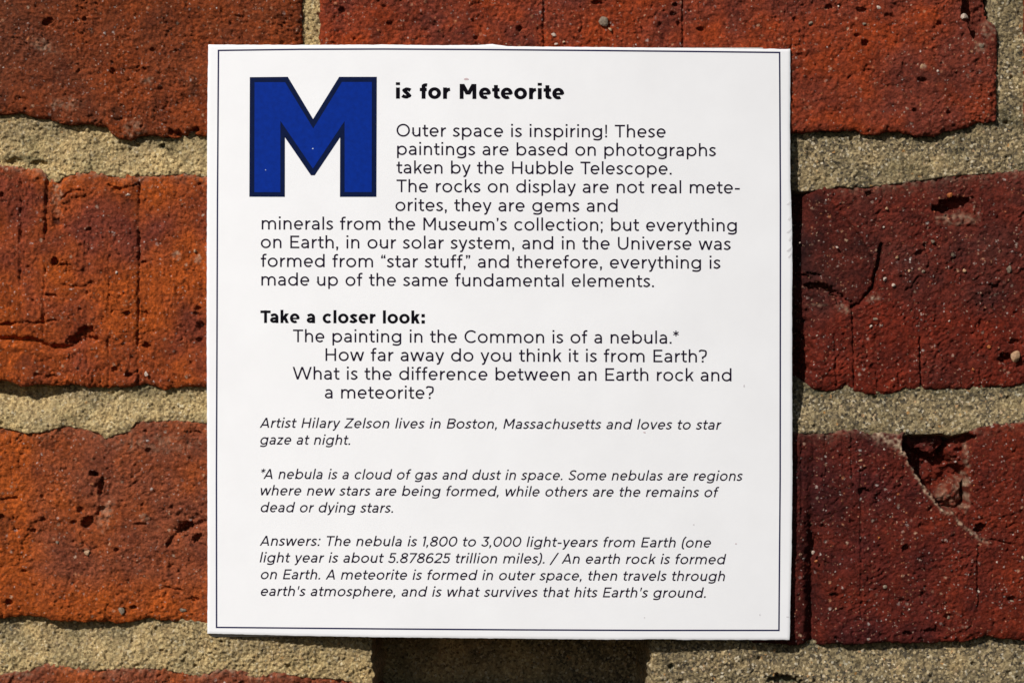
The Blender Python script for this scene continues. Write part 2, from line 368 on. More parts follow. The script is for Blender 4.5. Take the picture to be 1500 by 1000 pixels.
        for (cx, cy, rx, ry, a, sd) in ((150,498,34,14,1.0,3),(215,500,20,40,.6,5),(165,395,22,22,.6,8),(250,440,40,34,.35,12),(285,470,22,26,.8,17),(100,280,26,10,.7,18)):
            mk = pit(x, y, cx, cy, rx, ry, 0, .8, sd); z += rough_patch(x, y, mk, a, sd)
        z += 0.5*crack(x, y, [(93,294),(105,285),(120,283)], 6, 3, 2)
        z -= 0.7*crack(x, y, [(90,292),(100,282),(122,279)], 3, 3, 2)
        z -= 0.6*crack(x, y, [(158,272),(175,278),(200,270)], 2.6, 9, 2) + .7*crack(x, y, [(0,474),(28,473),(60,473),(82,468)], 2.8, 10, 3)+.6*crack(x, y, [(92,418),(118,420),(136,414)], 2.4, 11, 3)
        # mortar trickle at the top left
        mk = crack(x, y, [(82,255),(84,275),(83,300),(82,318)], 9, 7, 4); smear += 0.7*mk*sstep(330, 290, y)*(.6+.8*perlin(x, y, 9, 77)); z -= 0.5*mk; burn_shade += .8*pit(x, y, 83, 325, 6, 5, 0, .5, 3)
        z -= 0.9*crack(x, y, [(70,262),(69,300),(67,340)], 3.5, 8, 1.5)
        smear += .6*pit(x, y, 188, 285, 5, 3, 0, .4, 2)+.6*pit(x, y, 288, 380, 8, 6, 10, .5, 3)+.5*pit(x, y, 259, 374, 8, 7, 0, .5, 6)
        burn_shade += .25*pit(x, y, 155, 325, 14, 26, 0, .8, 13)
        lime = np.exp(-np.maximum(dt, 0)/5.0)*1.0
    if k == 'LL':
        tone = np.clip(0.85 - 0.85*sstep(60, 5, x)*sstep(620, 660, y) - 0.75*pit(x, y, 10, 760, 90, 110, 0, .9, 4) - 0.85*sstep(820, 900, y) + 0.5*fbm(x, y, 70, 5, 3) - .5*pit(x, y, 50, 650, 50, 30, 0, .9, 8), 0, 1)
        for (cx, cy, rx, ry, ro, a, dp, sd) in ((150,716,26,26,-10,1.6,.4,3),(137,752,26,18,20,1.5,.6,5),(277,768,26,22,-20,1.8,.9,7),(200,690,40,20,0,.5,0,9),(50,780,40,30,0,.5,0,11),(245,870,40,30,0,.5,0,13),(190,800,60,30,0,.35,0,15),(100,840,60,30,0,.3,0,16),(30,710,40,40,0,.45,0,18),(285,640,30,14,0,.7,0,19),(225,650,50,20,0,.3,0,20)):
            mk = pit(x, y, cx, cy, rx, ry, ro, .7, sd); z += rough_patch(x, y, mk, a, sd)-dp*mk
        for (cx, cy, rx, ry, ro, dp) in ((138,694,8,4,10,2.4),(148,712,4,14,10,1.8),(128,765,8,10,40,2.6),(147,748,9,5,-50,1.2),(118,747,6,5,0,1.2),(270,772,13,6,-25,2.8),(288,788,8,5,-40,2.2),(247,795,6,3,-60,1.2),(13,882,6,5,20,1.6),(49,777,5,3,0,1.2),(2,758,5,5,0,1.2),(35,836,4,3,0,.9),(195,889,4,3,0,1.3),(182,894,5,5,0,.7),(286,878,6,4,0,1.0),(217,660,5,4,0,1.2),(171,806,4,4,0,.9),(108,765,5,4,0,1),(285,635,12,6,10,1.1),(12,731,14,3,-8,.7),(205,768,10,3,0,.9)):
            z -= dp*pit(x, y, cx, cy, rx, ry, ro, .4, int(cx*3+cy))
        z -= .8*crack(x, y, [(245,800),(260,782),(280,770),(302,762)], 4, 6, 3)+.7*crack(x, y, [(246,861),(256,862),(266,865)], 3, 6, 2)+.5*crack(x, y, [(262,778),(285,795),(300,800)], 3, 8, 3)
        z += .5*crack(x, y, [(30,796),(42,762),(60,756)], 5, 12, 3)
        mk = pit(x, y, 155, 755, 12, 28, 15, .6, 30); smear += .3*mk
        smear += .55*pit(x, y, 126, 807, 4.5, 4.5, 0, .4, 2)+.4*pit(x, y, 212, 757, 8, 6, 0, .5, 2)+.2*pit(x, y, 230, 650, 70, 16, 0, .9, 5)
        lime = lime*0.35
    if k == 'MR':
        tone = np.clip(.6-.9*sstep(400, 520, y)*.6+.5*fbm(x, y, 80, 9, 3), 0, 1)
        # smooth flake, tilted and standing proud, with a broken edge under it
        fl = in_poly(x+1.5*perlin(x, y, 10, 1), y+1.5*perlin(x, y, 10, 2), [(1150,285),(1195,282),(1225,300),(1262,345),(1290,395),(1282,425),(1256,449),(1236,436),(1218,420),(1205,405),(1175,398),(1150,400)])
        inside = 1-sstep(-2.5, 1.5, fl)
        plane = 0.9 - 0.016*(x-1160) - 0.008*(y-285)
        z = z*(1-0.5*inside) + inside*plane
        z -= 2.8*np.exp(-(np.maximum(seg_dist(x+2*perlin(x, y, 8, 5), y, [(1293,358),(1289,385),(1282,420),(1262,445),(1250,449)]), 0)/2.4)**2)
        z -= 2.8*pit(x, y, 1205, 424, 26, 10, 22, .5, 5)+2.0*pit(x, y, 1233, 438, 16, 8, 35, .5, 6)+1.2*pit(x, y, 1194, 404, 14, 5, 10, .5, 8)
        z -= .7*crack(x, y, [(1160,403),(1180,402),(1192,408)], 2.2, 9, 2)
        smear += .55*pit(x, y, 1236, 452, 12, 7, 40, .6, 3)+.35*pit(x, y, 1282, 437, 10, 7, -30, .7, 3)+.3*pit(x, y, 1200, 446, 16, 3, 0, .6, 3)
        burn_shade += .55*inside*(.6+.6*perlin(x, y, 24, 3)) + .35*sstep(1240, 1165, x)  # flake and the end beside the card darker in colour
        # broken end beside the card
        z -= 6.0*sstep(1204, 1168, x+5*perlin(x, y, 30, 3)+4*perlin(x, y, 9, 2))*(0.30+0.70*sstep(430, 530, y))
        z -= 3.0*sstep(1196, 1168, x)*sstep(360, 290, y)
        # hollow upper right
        z -= 3.0*pit(x, y, 1398, 299, 30, 10, -12, .35, 5)+1.2*pit(x, y, 1385, 305, 14, 7, 0, .5, 7)
        z += .5*pit(x, y, 1400, 320, 34, 10, 0, .8, 6); smear += .42*pit(x, y, 1402, 320, 32, 10, 0, .8, 9)
        z -= 1.5*pit(x, y, 1275, 284, 6, 5, 0, .4, 2)+1.2*pit(x, y, 1348, 370, 7, 4, -20, .5, 3)+1.0*pit(x, y, 1439, 473, 4, 6, 0, .4, 2)+1.2*pit(x, y, 1460, 420, 7, 4, 0, .5, 9)
        z -= .8*crack(x, y, [(1355,358),(1363,380),(1361,392)], 2.4, 3, 2)+.7*crack(x, y, [(1345,405),(1338,420),(1330,424)], 2.2, 4, 2)
        z -= 2.2*pit(x, y, 1482, 527, 18, 9, 15, .5, 6)+1.4*pit(x, y, 1489, 501, 9, 4, 0, .5, 7)
        for xx_, y0, y1, d_ in ((1349,495,570,1.1),(1224,490,566,.5),(1250,440,566,.7),(1316,530,570,.45),(1285,540,570,.5),(1437,540,566,.5)):
            z -= d_*crack(x, y, [(xx_, y0), (xx_+3, y1)], 2.4, int(xx_), 1.4)
        mk = pit(x, y, 1330, 400, 110, 80, 0, .9, 12); z += rough_patch(x, y, mk, .35, 21)
        lime = np.exp(-np.maximum(dt, 0)/7)*sstep(1215, 1240, x)*0.75
    if k == 'LR':
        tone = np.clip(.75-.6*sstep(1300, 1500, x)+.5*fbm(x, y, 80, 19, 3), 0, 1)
        burn_shade += .55*sstep(1290, 1170, x)*(.7+.6*perlin(x, y, 40, 31))  # colour darkens towards the card
        # V shaped spall
        jx = x+3*perlin(x, y, 12, 1)+1.5*perlin(x, y, 5, 8); jy = y+3*perlin(x, y, 12, 2)+1.5*perlin(x, y, 5, 9)
        sp = in_poly(jx, jy, [(1322,655),(1340,690),(1356,715),(1378,742),(1400,752),(1414,748),(1420,735),(1420,690),(1416,665),(1432,640),(1418,628),(1390,628),(1325,628)])
        m1 = 1-sstep(-5, 0.5, sp); z -= m1*(9.0+1.3*fbm(x, y, 26, 6, 3)); z += rough_patch(x, y, m1, 1.2, 5)
        ledge = in_poly(jx, jy, [(1315,632),(1385,630),(1388,652),(1372,672),(1350,660),(1330,656)])
        m2 = 1-sstep(-4, 2, ledge); z += m2*(5.5*m1) - 0.9*m2
        ledge = in_poly(jx, jy, [(1388,650),(1412,628),(1435,628),(1425,660),(1416,690),(1400,680),(1388,665)])
        m3 = 1-sstep(-4, 2, ledge); z += m3*(5.5*m1)*(1-m2)
        slope_ = in_poly(jx, jy, [(1370,732),(1400,752),(1414,748),(1418,700),(1395,700)]); z += m1*5.0*(1-sstep(-9, 3, slope_))
        tail = [(1400,750),(1420,770),(1432,784),(1446,793)]
        z -= .8*np.exp(-(seg_dist(jx, jy, [(1412,755),(1426,766),(1438,782)])/8)**2)
        z -= 2.6*pit(x, y, 1437, 774, 9, 7, -30, .4, 4)+ .9*crack(x, y, [(1440,792),(1465,793),(1480,796)], 3, 4, 2)
        rim = seg_dist(jx+1, jy-1, [(1288,634),(1314,645),(1322,655),(1340,690),(1356,715),(1378,742),(1400,756),(1420,776),(1432,786),(1448,793)])
        smear += .8*np.exp(-(rim/2.6)**2) + .5*np.exp(-(seg_dist(jx, jy, [(1416,650),(1418,690),(1419,735),(1412,750)])/2.4)**2)
        z += .25*np.exp(-(rim/3.5)**2)
        smear += .3*(1-sstep(-4, 3, slope_))
        smear += .55*np.exp(-((seg_dist(jx, jy, [(1290,640),(1312,648),(1318,656)]))/8)**2)
        # long vertical crease right of the card
        z -= 3.6*np.exp(-((x-1192-4*perlin(x, y, 40, 3)-2*perlin(x, y, 11, 4))/9.5)**2)*(.25+.75*sstep(730, 800, y))
        z -= .9*sstep(1262, 1205, x)
        for xx_, y0, y1, d_, w_ in ((1211,636,700,.4,2.2),(1235,636,690,.35,2),(1248,636,700,.4,2),(1175,640,760,.4,2.6),(1433,800,860,.7,2.2),(1433,860,890,.9,2),(1193,640,700,.3,2.4),(1262,690,900,.4,3)):
            z -= d_*crack(x, y, [(xx_, y0), (xx_, y1)], w_, int(xx_), 1.8)
        for (cx, cy, rx, ry, ro, dp) in ((1328,803,6,5,0,2.0),(1207,772,4,4,0,1.2),(1288,730,6,9,0,.9),(1322,880,4,3,0,.9),(1483,877,6,4,0,1.4),(1389,903,6,4,0,1.0),(1222,873,8,5,0,.9),(1355,872,8,4,30,.8),(1266,720,10,6,0,.8),(1350,770,5,4,0,.8),(1413,738,5,4,0,.5),(1200,800,7,18,5,1.0),(1365,925,14,5,0,.9),(1330,928,8,4,0,1.2)):
            z -= dp*pit(x, y, cx, cy, rx, ry, ro, .4, int(cx*3+cy))
        mk = pit(x, y, 1420, 860, 90, 90, 0, .9, 12); z += rough_patch(x, y, mk, .3, 31)
        mk = pit(x, y, 1230, 800, 70, 140, 0, .9, 12); z += rough_patch(x, y, mk, .35, 35)
        lime = np.exp(-np.maximum(dt, 0)/6)*.55
    if k == 'BL':
        z += rough_patch(x, y, 1-sstep(20, 60, dt), .9, 3); tone = np.clip(tone+.35, 0, 1)
        lime = np.exp(-np.maximum(dt, 0)/5)*.8*sstep(440, 420, x)
        z -= .9*sstep(425, 445, x)+6.5*sstep(538, 552, x)
    if k == 'BR':
        z -= 8.5*sstep(962, 945, x)
        lime = lime*.3
    smear += 0.85*lime*(0.75+0.5*perlin(x, y, 26, s+40))
    z += 0.35*lime
    smear = smear*np.clip(0.62+1.3*perlin(x, y, 6, s+41)+.6*perlin(x, y, 15, s+42), 0.05, 1.3)
    return z, np.clip(tone, 0, 1), np.clip(smear, 0, 0.95), np.clip(burn_shade, 0, 0.9)

def sample(a, b, fine, step_f=1.3, step_c=8.0):
    """positions from a to b, dense inside the listed windows"""
    out = [a]; x = a
    while x < b:
        f = any(u-8 <= x <= v for u, v in fine)
        x += step_f if f else step_c; out.append(min(x, b))
    return np.array(sorted(set(out)))

def build_brick(b, wall):
    x0, x1 = b['x0'], b['x1']; T = curve(b['T']); B = curve(b['B'])
    full = b['k'][0] == 'T' or b['k'] in ('BL', 'BR')
    fx = [(-42, 1542)] if full else [(-42, 318), (1146, 1542)]
    ymid0, ymid1 = float(np.mean(T(np.array([x0, x1])))), float(np.mean(B(np.array([x0, x1]))))
    fy = [(-30, 1030)]
    if b['k'] in ('F', 'TR', 'ML2', 'LR2'): fx = []; fy = []
    xs = sample(x0, x1, fx); ys = sample(0, ymid1-ymid0, [(u-ymid0, v-ymid0) for u, v in fy])
    v = ys/ys[-1]
    rs = np.random.RandomState(b['seed'])
    X = np.repeat(xs[None, :], len(v), 0)
    s = b['seed']
    jag = lambda x, q: 2.0*perlin(x, x*0+q*37.0, 17, s+60+q)+1.2*perlin(x, x*0+q*11.0, 6, s+70+q)
    t = T(xs)+jag(xs, 1); bt = B(xs)+jag(xs, 2)
    Y = t[None, :]*(1-v[:, None])+bt[None, :]*v[:, None]
    # ragged ends
    yl = Y[:, 0]; lj = jag(yl, 3)*1.0; yr = Y[:, -1]; rj = jag(yr, 4)*1.0
    if b['k'] == 'TM': rj = rj*0.6 + np.interp(yr, [-200, 28, 36, 46, 60, 176, 200], [-16, -14, -2, 1, 2, 0, -4])
    u = (X-x0)/(x1-x0)
    X = X + lj[:, None]*np.clip(1-(X-x0)/60, 0, 1)**1 + rj[:, None]*np.clip(1-(x1-X)/60, 0, 1)
    dl = X-X[:, :1]; dr = X[:, -1:]-X; dt = Y-t[None, :]; db = bt[None, :]-Y
    de = np.minimum(np.minimum(dl, dr), np.minimum(dt, db))
    z, tone, smear, burn_shade = brick_height(b, X, Y, (dl, dr, dt, db))
    r = 4.0+3.0*perlin(X, Y, 30, s+80)
    z = z - 1.1*np.exp(-np.maximum(de, 0)/np.maximum(r, 1.6))
    z = z + b['z']
    # skirt going back into the wall
    def pad(a, mode='edge'): return np.pad(a, 2, mode=mode)
    Xp, Yp, Zp = pad(X), pad(Y), pad(z)
    zs = np.minimum(Zp, 99)
    Zp[1, :] -= 2.0; Zp[-2, :] -= 2.0; Zp[2:-2, 1] -= 2.0; Zp[2:-2, -2] -= 2.0
    Zp[0, :] = Zp[-1, :] = -22; Zp[:, 0] = Zp[:, -1] = -22
    co = P(Xp, Yp, Zp)
    # slight inset of the skirt so the arris overhangs like a worn brick
    me = grid_mesh('brick', co, None, dict(tone=pad(tone), smear=pad(smear), burn_shade=pad(burn_shade)))
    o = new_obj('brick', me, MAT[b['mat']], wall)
    return o

# ------------------------------------------------------------------ the wall
wall = bpy.data.objects.new('brick_wall', None); COL.objects.link(wall)
wall['label'] = 'weathered red brick wall with sandy mortar joints behind the white card'
wall['category'] = 'brick wall'
bricks = {}
for b in BR:
    o = build_brick(b, wall)
    if b['k'] != 'F': bricks[b['k']] = o
bricks['TL']['label'] = 'brown gritty brick at the upper left'
bricks['LR']['label'] = 'dark maroon brick with a deep V shaped chip in its top edge'
bricks['MR']['label'] = 'dark red brick with a cracked flake beside the card'
bricks['TM']['label'] = 'red brick above the card with a broken corner'

# mortar -------------------------------------------------------------
def mortar_height(x, y):
    upT = [np.where(x < 455, curve(TOP_L_B)(x), np.where(x < 1480, curve(TOP_M_B)(x), curve(TOP_R_B)(x))),
           np.where(x < 950, curve(MID_L_B)(x), curve(MID_R_B)(x)),
           np.where(x < 545, curve(LOW_L_B)(x), curve(LOW_R_B)(x))]
    loT = [np.where(x < 950, curve(MID_L_T)(x), curve(MID_R_T)(x)),
           np.where(x < 545, curve(LOW_L_T)(x), curve(LOW_R_T)(x)),
           np.where(x < 753, curve(BOT_L_T)(x), curve(BOT_R_T)(x))]
    I = np.interp
    xj = x+5*perlin(x, y, 22, 160)+2.5*perlin(x, y, 8, 161)
    ztop = [I(x, [0, 150, 300, 600, 1160, 1200, 1500], [-2.4, -2.8, -2.2, -2, -2.8, -2.6, -2.2]),
            I(x, [0, 60, 85, 130, 300, 600, 1160, 1200, 1240, 1500], [-7.0, -6.2, -4.6, -2.8, -2.8, -2.6, -4.8, -3.4, -3.0, -2.9]),
            I(xj, [0, 60, 110, 170, 230, 300, 400, 545, 554, 940, 952, 1080, 1160, 1500], [-2.8, -4.0, -4.6, -3.2, -1.8, -0.2, 0.0, -1.4, -28, -28, -1.2, -0.8, -3.8, -3.4])]
    zbot = [I(x, [0, 60, 90, 300, 700, 1160, 1190, 1240, 1500], [-0.9, -1.2, -0.5, -0.2, -0.8, -3.0, -2.4, -1.4, -1.7]),
            I(x, [0, 80, 110, 190, 215, 300, 600, 1160, 1500], [0.2, 0.3, -0.2, 0.5, -0.3, -0.3, -1, -1.6, -0.9]),
            I(xj, [0, 300, 545, 556, 940, 955, 1160, 1500], [-0.5, -0.3, -0.9, -26, -26, -1.5, -1.6, -1.2])]
    z = np.full(x.shape, -1.9)
    for k in range(3):
        t = (y-upT[k])/(loT[k]-upT[k])
        w = sstep(-0.35, 0.0, t)*(1-sstep(1.0, 1.35, t))
        tt = np.clip(t, 0, 1)
        prof = ztop[k]+(zbot[k]-ztop[k])*sstep(0.12, 1.0, tt)
        z = z*(1-w)+prof*w
    z += -0.3*sstep(1466, 1480, x)*sstep(150, 60, y)
    # grains of sand and lumps
    wx = x+1.5*perlin(x, y, 8, 90); wy = y+1.5*perlin(x, y, 8, 91)
    f1, f2, iv = worley(wx, wy, 5.6, 92)
    big = 0.62*(0.62-f1)*(0.4+iv)
    g1, g2, jv = worley(x, y, 11.0, 95)
    lump = 0.75*np.clip(0.48-g1, 0, 1)*(jv > 0.55)
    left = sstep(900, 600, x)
    z += big*(1.25*left+0.85*(1-left)) + lump + 0.35*fbm(x, y, 40, 97, 2) + 0.22*perlin(x, y, 3.0, 98) + 0.3*fbm(x, y, 14, 140, 2)
    f1, f2, iv = worley(x, y, 26, 99); z -= 1.0*(1-sstep(0.03, 0.18, f1))*(iv > 0.88)
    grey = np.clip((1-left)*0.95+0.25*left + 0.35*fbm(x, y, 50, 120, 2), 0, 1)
    grey = np.where(x < 700, np.clip(grey-0.25*sstep(.3, 1, (y-upT[0])/(loT[0]-upT[0]+1e-6))*(y < 300), 0, 1), grey)
    for k in range(3):
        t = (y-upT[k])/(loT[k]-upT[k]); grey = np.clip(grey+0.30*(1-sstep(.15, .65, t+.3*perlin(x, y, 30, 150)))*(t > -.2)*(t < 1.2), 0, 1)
    burn_shade = 0.5*pit(x, y, 30, 232, 45, 6, 3, .6, 3)*(x < 100)  # dark patch over the hollows at the left
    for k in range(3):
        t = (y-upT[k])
        burn_shade = burn_shade + 0.45*(1-sstep(2, 12, t+6*perlin(x, y, 25, 130)))*(t > -20)*(0.5+perlin(x, y, 60, 131))*(x > 1150)  # shade below the right-hand brick edges, painted into the mortar
    burn_shade = burn_shade + .85*pit(x, y, 1150, 996, 26, 7, 5, .5, 3) + .8*pit(x, y, 984, 977, 5, 5, 0, .4, 3) + .8*pit(x, y, 237, 213, 4, 4, 0, .4, 3)  # shade inside the holes, painted in on top of their depth
    z -= 3.0*pit(x, y, 1150, 998, 26, 9, 5, .5, 3)+1.6*pit(x, y, 984, 977, 5, 5, 0, .5, 3)+1.2*pit(x, y, 237, 213, 4, 4, 0, .5, 3)+1.5*pit(x, y, 20, 236, 14, 6, 0, .5, 4)+1.5*pit(x, y, 55, 239, 12, 5, 0, .5, 5)
    z = np.maximum(z, -30)
    return z, np.clip(grey, 0, 1), np.clip(burn_shade, 0, .85)

def inside_depth(x, y):
    """how deep (px) a point lies inside some brick; <0 in the joints"""
    d = np.full(x.shape, -1e3)
    for b in BR:
        t = curve(b['T'])(x); bt = curve(b['B'])(x)
        d = np.maximum(d, np.minimum(np.minimum(x-b['x0'], b['x1']-x), np.minimum(y-t, bt-y)))
    return d
def build_mortar(fine):
    if fine: gx = np.arange(-42, 1542.1, 1.3); gy = np.arange(-42, 1042.1, 1.3)
    else: gx = np.arange(-1600, 2900, 9.0); gy = np.arange(-560, 1740, 9.0)
    X, Y = np.meshgrid(gx, gy)
    z, grey, burn_shade = mortar_height(X, Y)
    dep = inside_depth(X, Y)
    z = z-9.0*sstep(3.0, 14.0, dep)
    c = 0.25*(dep[:-1, :-1]+dep[1:, :-1]+dep[1:, 1:]+dep[:-1, 1:])
    xc = X[:-1, :-1]; yc = Y[:-1, :-1]
    keep = c < (24 if fine else 30)
    hid = (xc > 325) & (xc < 1140) & (yc > 95) & (yc < 895)
    if fine: keep &= ~hid
    else:
        out = (xc < -46) | (xc > 1536) | (yc < -46) | (yc > 1030) | ((xc > 315) & (xc < 1142) & (yc > 85) & (yc < 900))
        keep &= out
        z = z-0.2
    me = grid_mesh('mortar', P(X, Y, z), keep, dict(grey=grey, burn_shade=burn_shade))
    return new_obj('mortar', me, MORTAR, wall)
build_mortar(True); build_mortar(False)

# pebbles set in the clay and the mortar --------------------------------
def pebble(px, py, z, rx, ry, rz, mat, parent, seed, rot=0):
    import bmesh
    bm = bmesh.new(); bmesh.ops.create_icosphere(bm, subdivisions=2, radius=1)
    r = random.Random(seed); dirs = [Vector((r.gauss(0, 1), r.gauss(0, 1), r.gauss(0, 1))).normalized() for _ in range(14)]
    cut = [r.uniform(.42, .82) for _ in dirs]
    for v in bm.verts:
        for d, c in zip(dirs, cut):
            e = v.co.dot(d)
            if e > c: v.co -= d*(e-c)*0.85
        a = math.radians(rot); x, y = v.co.x*rx*1.12, v.co.z*ry*1.12
        v.co = Vector(((x*math.cos(a)-y*math.sin(a))*S, v.co.y*rz*0.001, (x*math.sin(a)+y*math.cos(a))*S))
    me = bpy.data.meshes.new('pebble'); bm.to_mesh(me); bm.free()
    o = new_obj('pebble', me, mat, parent)
    o.location = ((px-750)*S, -z*0.001, HZ-(py-500)*S)
    return o
PG = plain('pebble_grey', (0.17, 0.125, 0.085), .7, .3, 1200, .45, .0001)
PW = plain('pebble_white', (0.44, 0.34, 0.27), .6, .3, 1400, .3, .0001)
PT = plain('pebble_tan', (0.34, 0.20, 0.11), .6, .3, 1200, .35, .0001)
PO = plain('pebble_orange', (0.36, 0.11, 0.03), .6, .3, 1200, .3, .0001)
TMo, MRo, LRo, LLo, MLo = bricks['TM'], bricks['MR'], bricks['LR'], bricks['LL'], bricks['ML']
for i, a in enumerate([
    (885,32,.1,8,8,1.0,PG,TMo),(894,44,.4,3,4,.7,PT,TMo),(811,52,.3,3,5,.6,PW,TMo),(826,62,.3,2.5,3,.6,PT,TMo),(815,65,.2,3,2,.5,PW,TMo),
    (1412,25,.2,4.5,7.5,1.2,PW,TMo),(1287,12,.2,4.5,3.5,.6,PW,TMo),(1187,35,.2,4,4,.6,PG,TMo),(1228,10,.3,2,2,.4,PW,TMo),(1350,98,.2,4,4,.6,PT,TMo),(1373,105,.3,2.5,2.5,.5,PW,TMo),(1266,36,.2,3,3,.5,PG,TMo),(1438,68,.0,5,5,.7,PG,TMo),
    (1488,521,-.7,9,8,1.4,PT,MRo),(1368,354,-1.4,4,3.5,.8,PG,MRo),(1227,362,-1.6,2.6,2,.6,PW,MRo),(1315,377,-1.4,3.5,3,.8,PT,MRo),(1310,417,-1.4,3.5,3.5,.9,PW,MRo),(1297,409,-1.4,3.5,4,.8,PW,MRo),(1284,467,-1.4,4,3,.7,PG,MRo),(1392,470,-1.4,2,2,.6,PW,MRo),(1277,478,-1.3,2.6,2.6,.6,PW,MRo),(1333,397,-1.4,2.8,2.8,.7,PT,MRo),(1354,397,-1.4,3,3,.6,PG,MRo),(1397,372,-1.4,3,3,.6,PG,MRo),(1392,285,-1.4,5,5,1.0,PO,MRo),(1479,394,-1.4,5,6,.7,PG,MRo),(1414,396,-1.4,3,3,.6,PT,MRo),(1296,332,-1.5,2,1.5,.5,PW,MRo),(1173,355,-2.6,2,2.5,.6,PW,MRo),(1450,508,-1.4,3,3,.4,PO,MRo),(1427,541,-1.3,2.5,2.5,.5,PO,MRo),(1300,305,-1.3,3,3,.5,PT,MRo),
    (1262,674,-.5,3.5,4.5,.9,PT,LRo),(1427,711,-.5,3.5,3.5,.8,PO,LRo),(1296,859,-.5,4,3.5,.7,PG,LRo),(1192,809,-1.0,3,2.5,.7,PW,LRo),(1296,658,-.5,2,2,.6,PW,LRo),(1434,866,-.5,2.2,2.2,.6,PW,LRo),(1499,817,-.5,3,4,.8,PT,LRo),(1391,905,-.8,4,3,.7,PG,LRo),(1316,724,-.5,2.5,2.5,.5,PO,LRo),(1483,882,-1.0,4,3,.8,PG,LRo),(1461,823,-.5,2,2,.5,PW,LRo),(1332,892,-.5,2,2,.5,PW,LRo),(1288,787,-.5,3,2.5,.6,PO,LRo),(1225,891,-.5,2,2,.5,PT,LRo),(1269,661,-.5,2,3,.4,PG,LRo),(1196,822,-.9,2.4,3.4,.7,PO,LRo),
    (128,809,.1,5,5,.7,PT,LLo),(178,894,.0,5,6,.6,PG,LLo),(268,893,.0,5,5,.6,PG,LLo),(84,794,.1,3,3,.5,PG,LLo),
    (188,285,.2,4,2.5,.5,PW,MLo),(286,368,.2,2.5,3,.5,PT,MLo),(171,399,.2,2.5,2.5,.5,PW,MLo),(215,548,.2,5,3,.4,PW,MLo)]):
    pebble(*a, seed=200+i, rot=(i*47) % 180)

# ------------------------------------------------------------------ the card
card = bpy.data.objects.new('information_card', None); COL.objects.link(card)
card['label'] = 'square white printed card with big blue letter M fixed to the brick wall'
card['category'] = 'information sign'
CZ, BOW = 1.25, 3.8
def card_z(px, py):
    u = (px-731)/427.0
    return CZ + BOW*(1-u*u) + 0.10*np.sin((py-300)/190.0)
def PC(px, py, off=0.0):
    z = card_z(px, py)+off
    k = 1-z*0.001/DIST
    return np.stack([(px-750)*S*k, -z*0.001, HZ-(py-500)*S*k], -1)

topc = curve([(303,66),(420,66.5),(560,66.0),(640,67),(700,66.5),(722,65.3),(745,68.5),(900,70),(1158,72.5)])
botc = curve([(303,927),(420,930),(560,932.5),(760,934.5),(905,936),(960,935.3),(985,935.2),(1000,936.3),(1085,936.2),(1157,936.2)])
lefc = curve([(60,305.5),(160,304),(300,303.5),(500,303),(700,304),(850,304.5),(940,304)])
rigc = curve([(60,1157.5),(180,1157),(260,1157.5),(300,1159),(330,1160),(400,1160.5),(420,1160),(520,1160),(700,1160.5),(800,1159.5),(880,1157.5),(940,1156.5)])
nu, nv = 220, 220
uu = np.linspace(0, 1, nu); vv = np.linspace(0, 1, nv)
U, V = np.meshgrid(uu, vv)
X = 304+U*853; Y = 66+V*868
X = lefc(Y)*(1-U)+rigc(Y)*U
Y = topc(X)*(1-V)+botc(X)*V
edge_j = lambda a, q: 0.35*perlin(a, a*0+q, 13, 300+q)+0.3*perlin(a, a*0+q, 4.5, 310+q)
X = X + edge_j(Y, 1)*(U == 0)*1.0 + edge_j(Y, 2)*(U == 1)
Y = Y + edge_j(X, 3)*(V == 0)*1.0 + edge_j(X, 4)*(V == 1)
off = np.zeros_like(X)
# rounded cut edge and a scuffed right edge
front = PC(X, Y, 0)
ring = lambda a: np.pad(a, ((3, 3), (3, 3)), mode='edge')
Xr, Yr = ring(X), ring(Y); Or = np.zeros_like(Xr)
def setring(k, o, grow):
    n0, n1 = Xr.shape
    Or[k, k:n1-k] = o; Or[n0-1-k, k:n1-k] = o; Or[k:n0-k, k] = o; Or[k:n0-k, n1-1-k] = o
    Yr[k, k:n1-k] -= grow; Yr[n0-1-k, k:n1-k] += grow; Xr[k:n0-k, k] -= grow; Xr[k:n0-k, n1-1-k] += grow
setring(2, -0.05, 0.3); setring(1, -0.22, 0.25); setring(0, -1.25, 0.1)
card_paper, n_, l_, b_ = M('coated_white_card')
g_ = n_.new('ShaderNodeNewGeometry'); pos_ = g_.outputs['Position']
c_ = ramp(n_, l_, noise(n_, l_, 60, 3, .6, pos_), [(0.3, (0.800, 0.797, 0.800)), (0.7, (0.835, 0.833, 0.836))])
v_ = vor(n_, l_, 160, pos_); s_ = n_.new('ShaderNodeSeparateColor'); l_.new(v_.outputs['Color'], s_.inputs[0])
g1_ = ramp(n_, l_, s_.outputs[0], [(0.985, 0.0), (0.99, 1.0)]); g2_ = ramp(n_, l_, v_.outputs['Distance'], [(0.03, 1.0), (0.07, 0.0)])
mm_ = n_.new('ShaderNodeMath'); mm_.operation = 'MULTIPLY'; l_.new(g1_, mm_.inputs[0]); l_.new(g2_, mm_.inputs[1])
ml_ = n_.new('ShaderNodeMath'); ml_.operation = 'MULTIPLY'; l_.new(mm_.outputs[0], ml_.inputs[0]); ml_.inputs[1].default_value = 0.45
c_ = mixc(n_, l_, ml_.outputs[0], c_, (0.45, 0.36, 0.34)); l_.new(c_, b_.inputs['Base Color'])
b_.inputs['Roughness'].default_value = 0.42; b_.inputs['Specular IOR Level'].default_value = 0.45
bp_ = n_.new('ShaderNodeBump'); bp_.inputs['Distance'].default_value = 0.00003; bp_.inputs['Strength'].default_value = 0.5
l_.new(noise(n_, l_, 900, 3, .6, pos_), bp_.inputs['Height']); l_.new(bp_.outputs[0], b_.inputs['Normal'])
